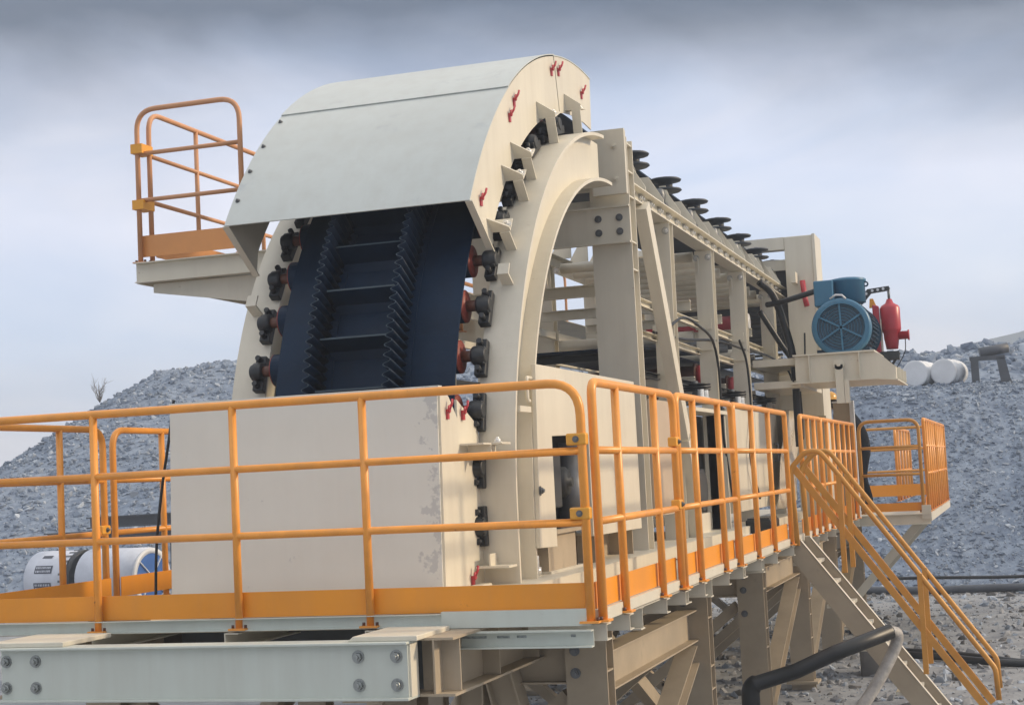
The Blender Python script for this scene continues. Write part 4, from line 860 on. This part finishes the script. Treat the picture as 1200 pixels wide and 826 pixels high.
# ================================================================== LEFT BACKGROUND
def roll(name, c, ax, r, ln, label, band=None, end=None, prints=False):
    c = Vector(c); ax = Vector(ax).normalized(); t = thing(name, tuple(c), label, 'belt roll', 'wrapped belt rolls on the ground')
    MB().lathe([(0, r*.93), (.04, r), (ln*.33, r*1.005), (ln*.66, r*.995), (ln-.05, r), (ln, r*.94)], c-ax*ln/2, c+ax, 40).build('wrapping', 'wrap', t)
    side = ax.cross(Vector((0, 0, 1))).normalized(); up = Vector((0, 0, 1))
    if band:
        MB().lathe([(0, r*.99), (.0, r*1.012), (.16, r*1.012), (.16, r*.99)], c+ax*band, c+ax*9, 40).build('black_band', 'black', t)
        mb = MB()
        for k in range(26):
            a = 2*PI*k/26; o = c+ax*(band-.09); d = side*math.cos(a)+up*math.sin(a); tn = -side*math.sin(a)+up*math.cos(a)
            mb.bar(o+d*r*1.005-ax*.09, o+d*r*1.005+ax*.09, .05, .02, d)
        mb.build('edge_lacing', 'steel', t)
    if end:
        e = c+ax*(ln/2)
        MB().cyl(e, e+ax*.03, r*.80, n=36).build('end_cover', 'cyan', t)
        MB().lathe([(0, r*.80), (0, r*.98), (.05, r*.98), (.05, r*.80), (0, r*.80)], e-ax*.01, e+ax, 36, False, False).build('end_ring', 'white', t)
        for a in (.7, 2.2, 3.9, 5.4):
            d = side*math.cos(a)+up*math.sin(a); MB().bar(e+ax*.035+d*.1, e+ax*.035+d*r*.82, .02, .07, ax).build('spoke', 'white', t)
    if prints:
        for k, (a0, l0, l1, hh) in enumerate(((.95, -.25, .05, .10), (.42, -.32, .22, .20), (-.18, -.32, .22, .20))):
            mb = MB(); vs = []
            for i in range(7):
                a = a0-hh/r/2+hh/r*i/6; d = side*math.cos(a)+up*math.sin(a); vs += [c+d*(r*1.008)+ax*l0, c+d*(r*1.008)+ax*l1]
            mb.add(vs, [(2*i, 2*i+1, 2*i+3, 2*i+2) for i in range(6)], True).build('printed_label', 'print', t)
            tx = MB()
            for q in range(9 if k else 0):
                for row in (-.045, .045):
                    a = a0+row/r; d = side*math.cos(a)+up*math.sin(a); x = l0+.04+q*.053; tx.bar(c+d*(r*1.010)+ax*x, c+d*(r*1.010)+ax*(x+.034*(.6+.4*((q*7+k) % 3)/2)), .05, .004, d)
            if k: tx.build('printed_text', 'wrap', t)
    return t
axr = (math.cos(R(-8)), math.sin(R(-8)), 0)
roll('belt_roll', (-20.45, 26.3, -1.22), axr, .70, 1.35, 'white wrapped belt roll with dark printed labels and a black edge band, left one', band=.62, prints=True)
roll('belt_roll', (-18.65, 26.0, -1.20), axr, .70, 1.75, 'white wrapped belt roll with a blue spoked end, right one', end=True)
for (x0, x1, z, y, l) in ((-18.3, -15.6, .16, 24.2, 'upper of two dark steel beams lying behind the left railing'), (-19.3, -15.2, -.16, 24.0, 'lower of two dark steel beams lying behind the left railing')):
    tag(MB().ibeam((x0, y, z), (x1, y-.3, z+.03), .26, .3, .03, .03).build('dark_beam', 'beamdk'), l, 'beam', 'dark steel beams stacked on the left')
tb = thing('beam_trestle', (-16.6, 24.2, -1.8), 'dark trestle carrying the two steel beams on the left', 'trestle')
for x in (-15.9, -14.9): MB().box(x-.14, x+.14, 23.8, 24.3, -2.0, -.30).build('leg', 'beamdk', tb)
# dry shrub on the crest of the heap
bx, by = -28.6, 41.0; bz = 4.35
sh = thing('dry_shrub', (bx, by, bz), 'bare dry shrub on the crest of the left stone heap', 'shrub')
mb = MB(); rr = random.Random(4)
for k in range(13):
    a, s_ = rr.uniform(0, 6.28), rr.uniform(.15, .6); h = rr.uniform(.4, .9)
    p = [Vector((bx, by, bz-.3))]
    for j in range(1, 5): p.append(Vector((bx+math.cos(a)*s_*j/4*h+rr.uniform(-.06, .06), by+math.sin(a)*s_*j/4*h, bz-.3+h*j/4)))
    mb.tube(p, [.014, .012, .010, .007, .004], 5)
    for j in (2, 3): q = p[j]; mb.tube([q, q+Vector((rr.uniform(-.3, .3), rr.uniform(-.3, .3), rr.uniform(.1, .4)))], [.006, .003], 4)
mb.build('twigs', 'twig', sh)

# ================================================================== WORKER
def skinned(name, verts, edges, ma, parent, sub=2):
    me = bpy.data.meshes.new(name); me.from_pydata([v[:3] for v in verts], edges, []); o = bpy.data.objects.new(name, me); COL.objects.link(o)
    attach(o, parent); me.materials.append(M[ma])
    sk = o.modifiers.new('skin', 'SKIN'); sk.use_smooth_shade = True
    for i, v in enumerate(verts):
        r_ = v[3] if isinstance(v[3], tuple) else (v[3], v[3]); me.skin_vertices[0].data[i].radius = r_; me.skin_vertices[0].data[i].use_root = (i == 0)
    s_ = o.modifiers.new('sub', 'SUBSURF'); s_.levels = sub; s_.render_levels = sub
    return o
PX, PY = -.20, 15.3
W_ = thing('person', (PX, PY, 0), 'worker in dark clothes and a yellow helmet bending forward behind the far railing', 'person')
def pv(x, y, z, r): return (PX+x, PY+y, z, r)
# pelvis root, spine leaning towards -X, neck; two legs; two arms reaching forward
V = [pv(.10, 0, .86, (.15, .17)), pv(.03, 0, 1.05, (.14, .17)), pv(-.08, 0, 1.24, (.15, .20)), pv(-.18, 0, 1.38, (.10, .17)), pv(-.26, 0, 1.45, .06),
     pv(.10, -.10, .80, .10), pv(.06, -.13, .47, .075), pv(.16, -.14, .12, .06), pv(.04, -.14, .05, .05),
     pv(.10, .10, .80, .10), pv(-.02, .13, .46, .075), pv(.10, .14, .12, .06), pv(-.02, .14, .05, .05),
     pv(-.15, -.22, 1.33, .075), pv(-.12, -.27, 1.04, .058), pv(-.34, -.20, .98, .048),
     pv(-.15, .22, 1.33, .075), pv(-.20, .27, 1.05, .058), pv(-.40, .20, 1.02, .048)]
E_ = [(0,1),(1,2),(2,3),(3,4),(0,5),(5,6),(6,7),(7,8),(0,9),(9,10),(10,11),(11,12),(2,13),(13,14),(14,15),(2,16),(16,17),(17,18)]
skinned('body', V, E_, 'cloth', W_)
HXc, HYc, HZc = PX-.34, PY, 1.52
hd_ = skinned('head', [(HXc+.05, HYc, HZc-.09, .055), (HXc+.01, HYc, HZc-.02, (.085, .075)), (HXc, HYc, HZc+.07, (.095, .08)), (HXc-.05, HYc, HZc-.07, (.05, .05)), (HXc-.105, HYc, HZc-.01, .016), (HXc, HYc+.085, HZc, .018), (HXc, HYc-.085, HZc, .018)],
        [(0,1),(1,2),(1,3),(1,4),(1,5),(1,6)], 'skin', W_)
MB().box(HXc-.094, HXc-.08, HYc-.045, HYc-.015, HZc+.025, HZc+.038).box(HXc-.094, HXc-.08, HYc+.015, HYc+.045, HZc+.025, HZc+.038).build('eyes', 'black', hd_)
MB().box(HXc-.10, HXc-.085, HYc-.022, HYc+.022, HZc-.072, HZc-.064).build('mouth', 'rust', hd_)
MB().lathe([(0, .10), (.05, .102), (.10, .085), (.115, .07)], (HXc+.03, HYc, HZc-.06), (HXc+.03, HYc, HZc+2), 16).build('hair', 'black', hd_)
hz = MB().lathe([(0, .150), (.006, .152), (.012, .128), (.05, .125), (.09, .105), (.118, .06), (.128, .01)], (HXc-.005, HYc, HZc+.055), (HXc-.03, HYc, HZc+2), 24)
hz.prism([(HXc-.12, HYc-.08), (HXc-.20, HYc-.05), (HXc-.20, HYc+.05), (HXc-.12, HYc+.08)], 'z', HZc+.055, HZc+.065)
hz.build('helmet', 'helmet', W_)
for y, x0, z0 in ((-.20, -.34, .98), (.20, -.40, 1.02)):
    b0 = (PX+x0, PY+y, z0)
    vs_ = [(b0[0], b0[1], b0[2], .035), (b0[0]-.06, b0[1], b0[2]-.01, (.035, .02))]; ed = [(0, 1)]
    for k, dy in enumerate((-.033, -.011, .011, .033)):
        ln = (.065, .078, .074, .055)[k]; n0 = len(vs_)
        vs_ += [(b0[0]-.09, b0[1]+dy, b0[2]-.012, .010), (b0[0]-.09-ln*.55, b0[1]+dy*1.1, b0[2]-.03, .009), (b0[0]-.09-ln*.8, b0[1]+dy*1.1, b0[2]-.06, .008)]
        ed += [(1, n0), (n0, n0+1), (n0+1, n0+2)]
    n0 = len(vs_); vs_ += [(b0[0]-.045, b0[1]+.04, b0[2]-.02, .011), (b0[0]-.085, b0[1]+.055, b0[2]-.045, .009)]; ed += [(0, n0), (n0, n0+1)]
    skinned('hand', vs_, ed, 'skin', W_, 1)
for y, x in ((-.14, .10), (.14, .04)):
    MB().prism([(PX+x+.09, .005), (PX+x-.20, .005), (PX+x-.21, .04), (PX+x-.10, .085), (PX+x-.02, .15), (PX+x+.09, .15)], 'y', PY+y-.05, PY+y+.05).build('boot', 'black', W_, .015)
MB().lathe([(0, .05), (.1, .055)], (PX-.33, PY-.2, .985), (PX-.45, PY-.19, .97), 12).build('work_glove', 'vest', W_)

# ================================================================== HAZE
hm = bpy.data.materials.new('air_haze'); hm.use_nodes = True; ht = hm.node_tree; ht.nodes.clear()
ho = ht.nodes.new('ShaderNodeOutputMaterial'); hv = ht.nodes.new('ShaderNodeVolumePrincipled'); hv.inputs['Density'].default_value = .0026; hv.inputs['Color'].default_value = (.80, .88, 1, 1)
ht.links.new(hv.outputs[0], ho.inputs['Volume'])
HZ = MB().box(-310, 310, -70, 310, -6, 26).build('haze', None); HZ.data.materials.append(hm); HZ['kind'] = 'stuff'
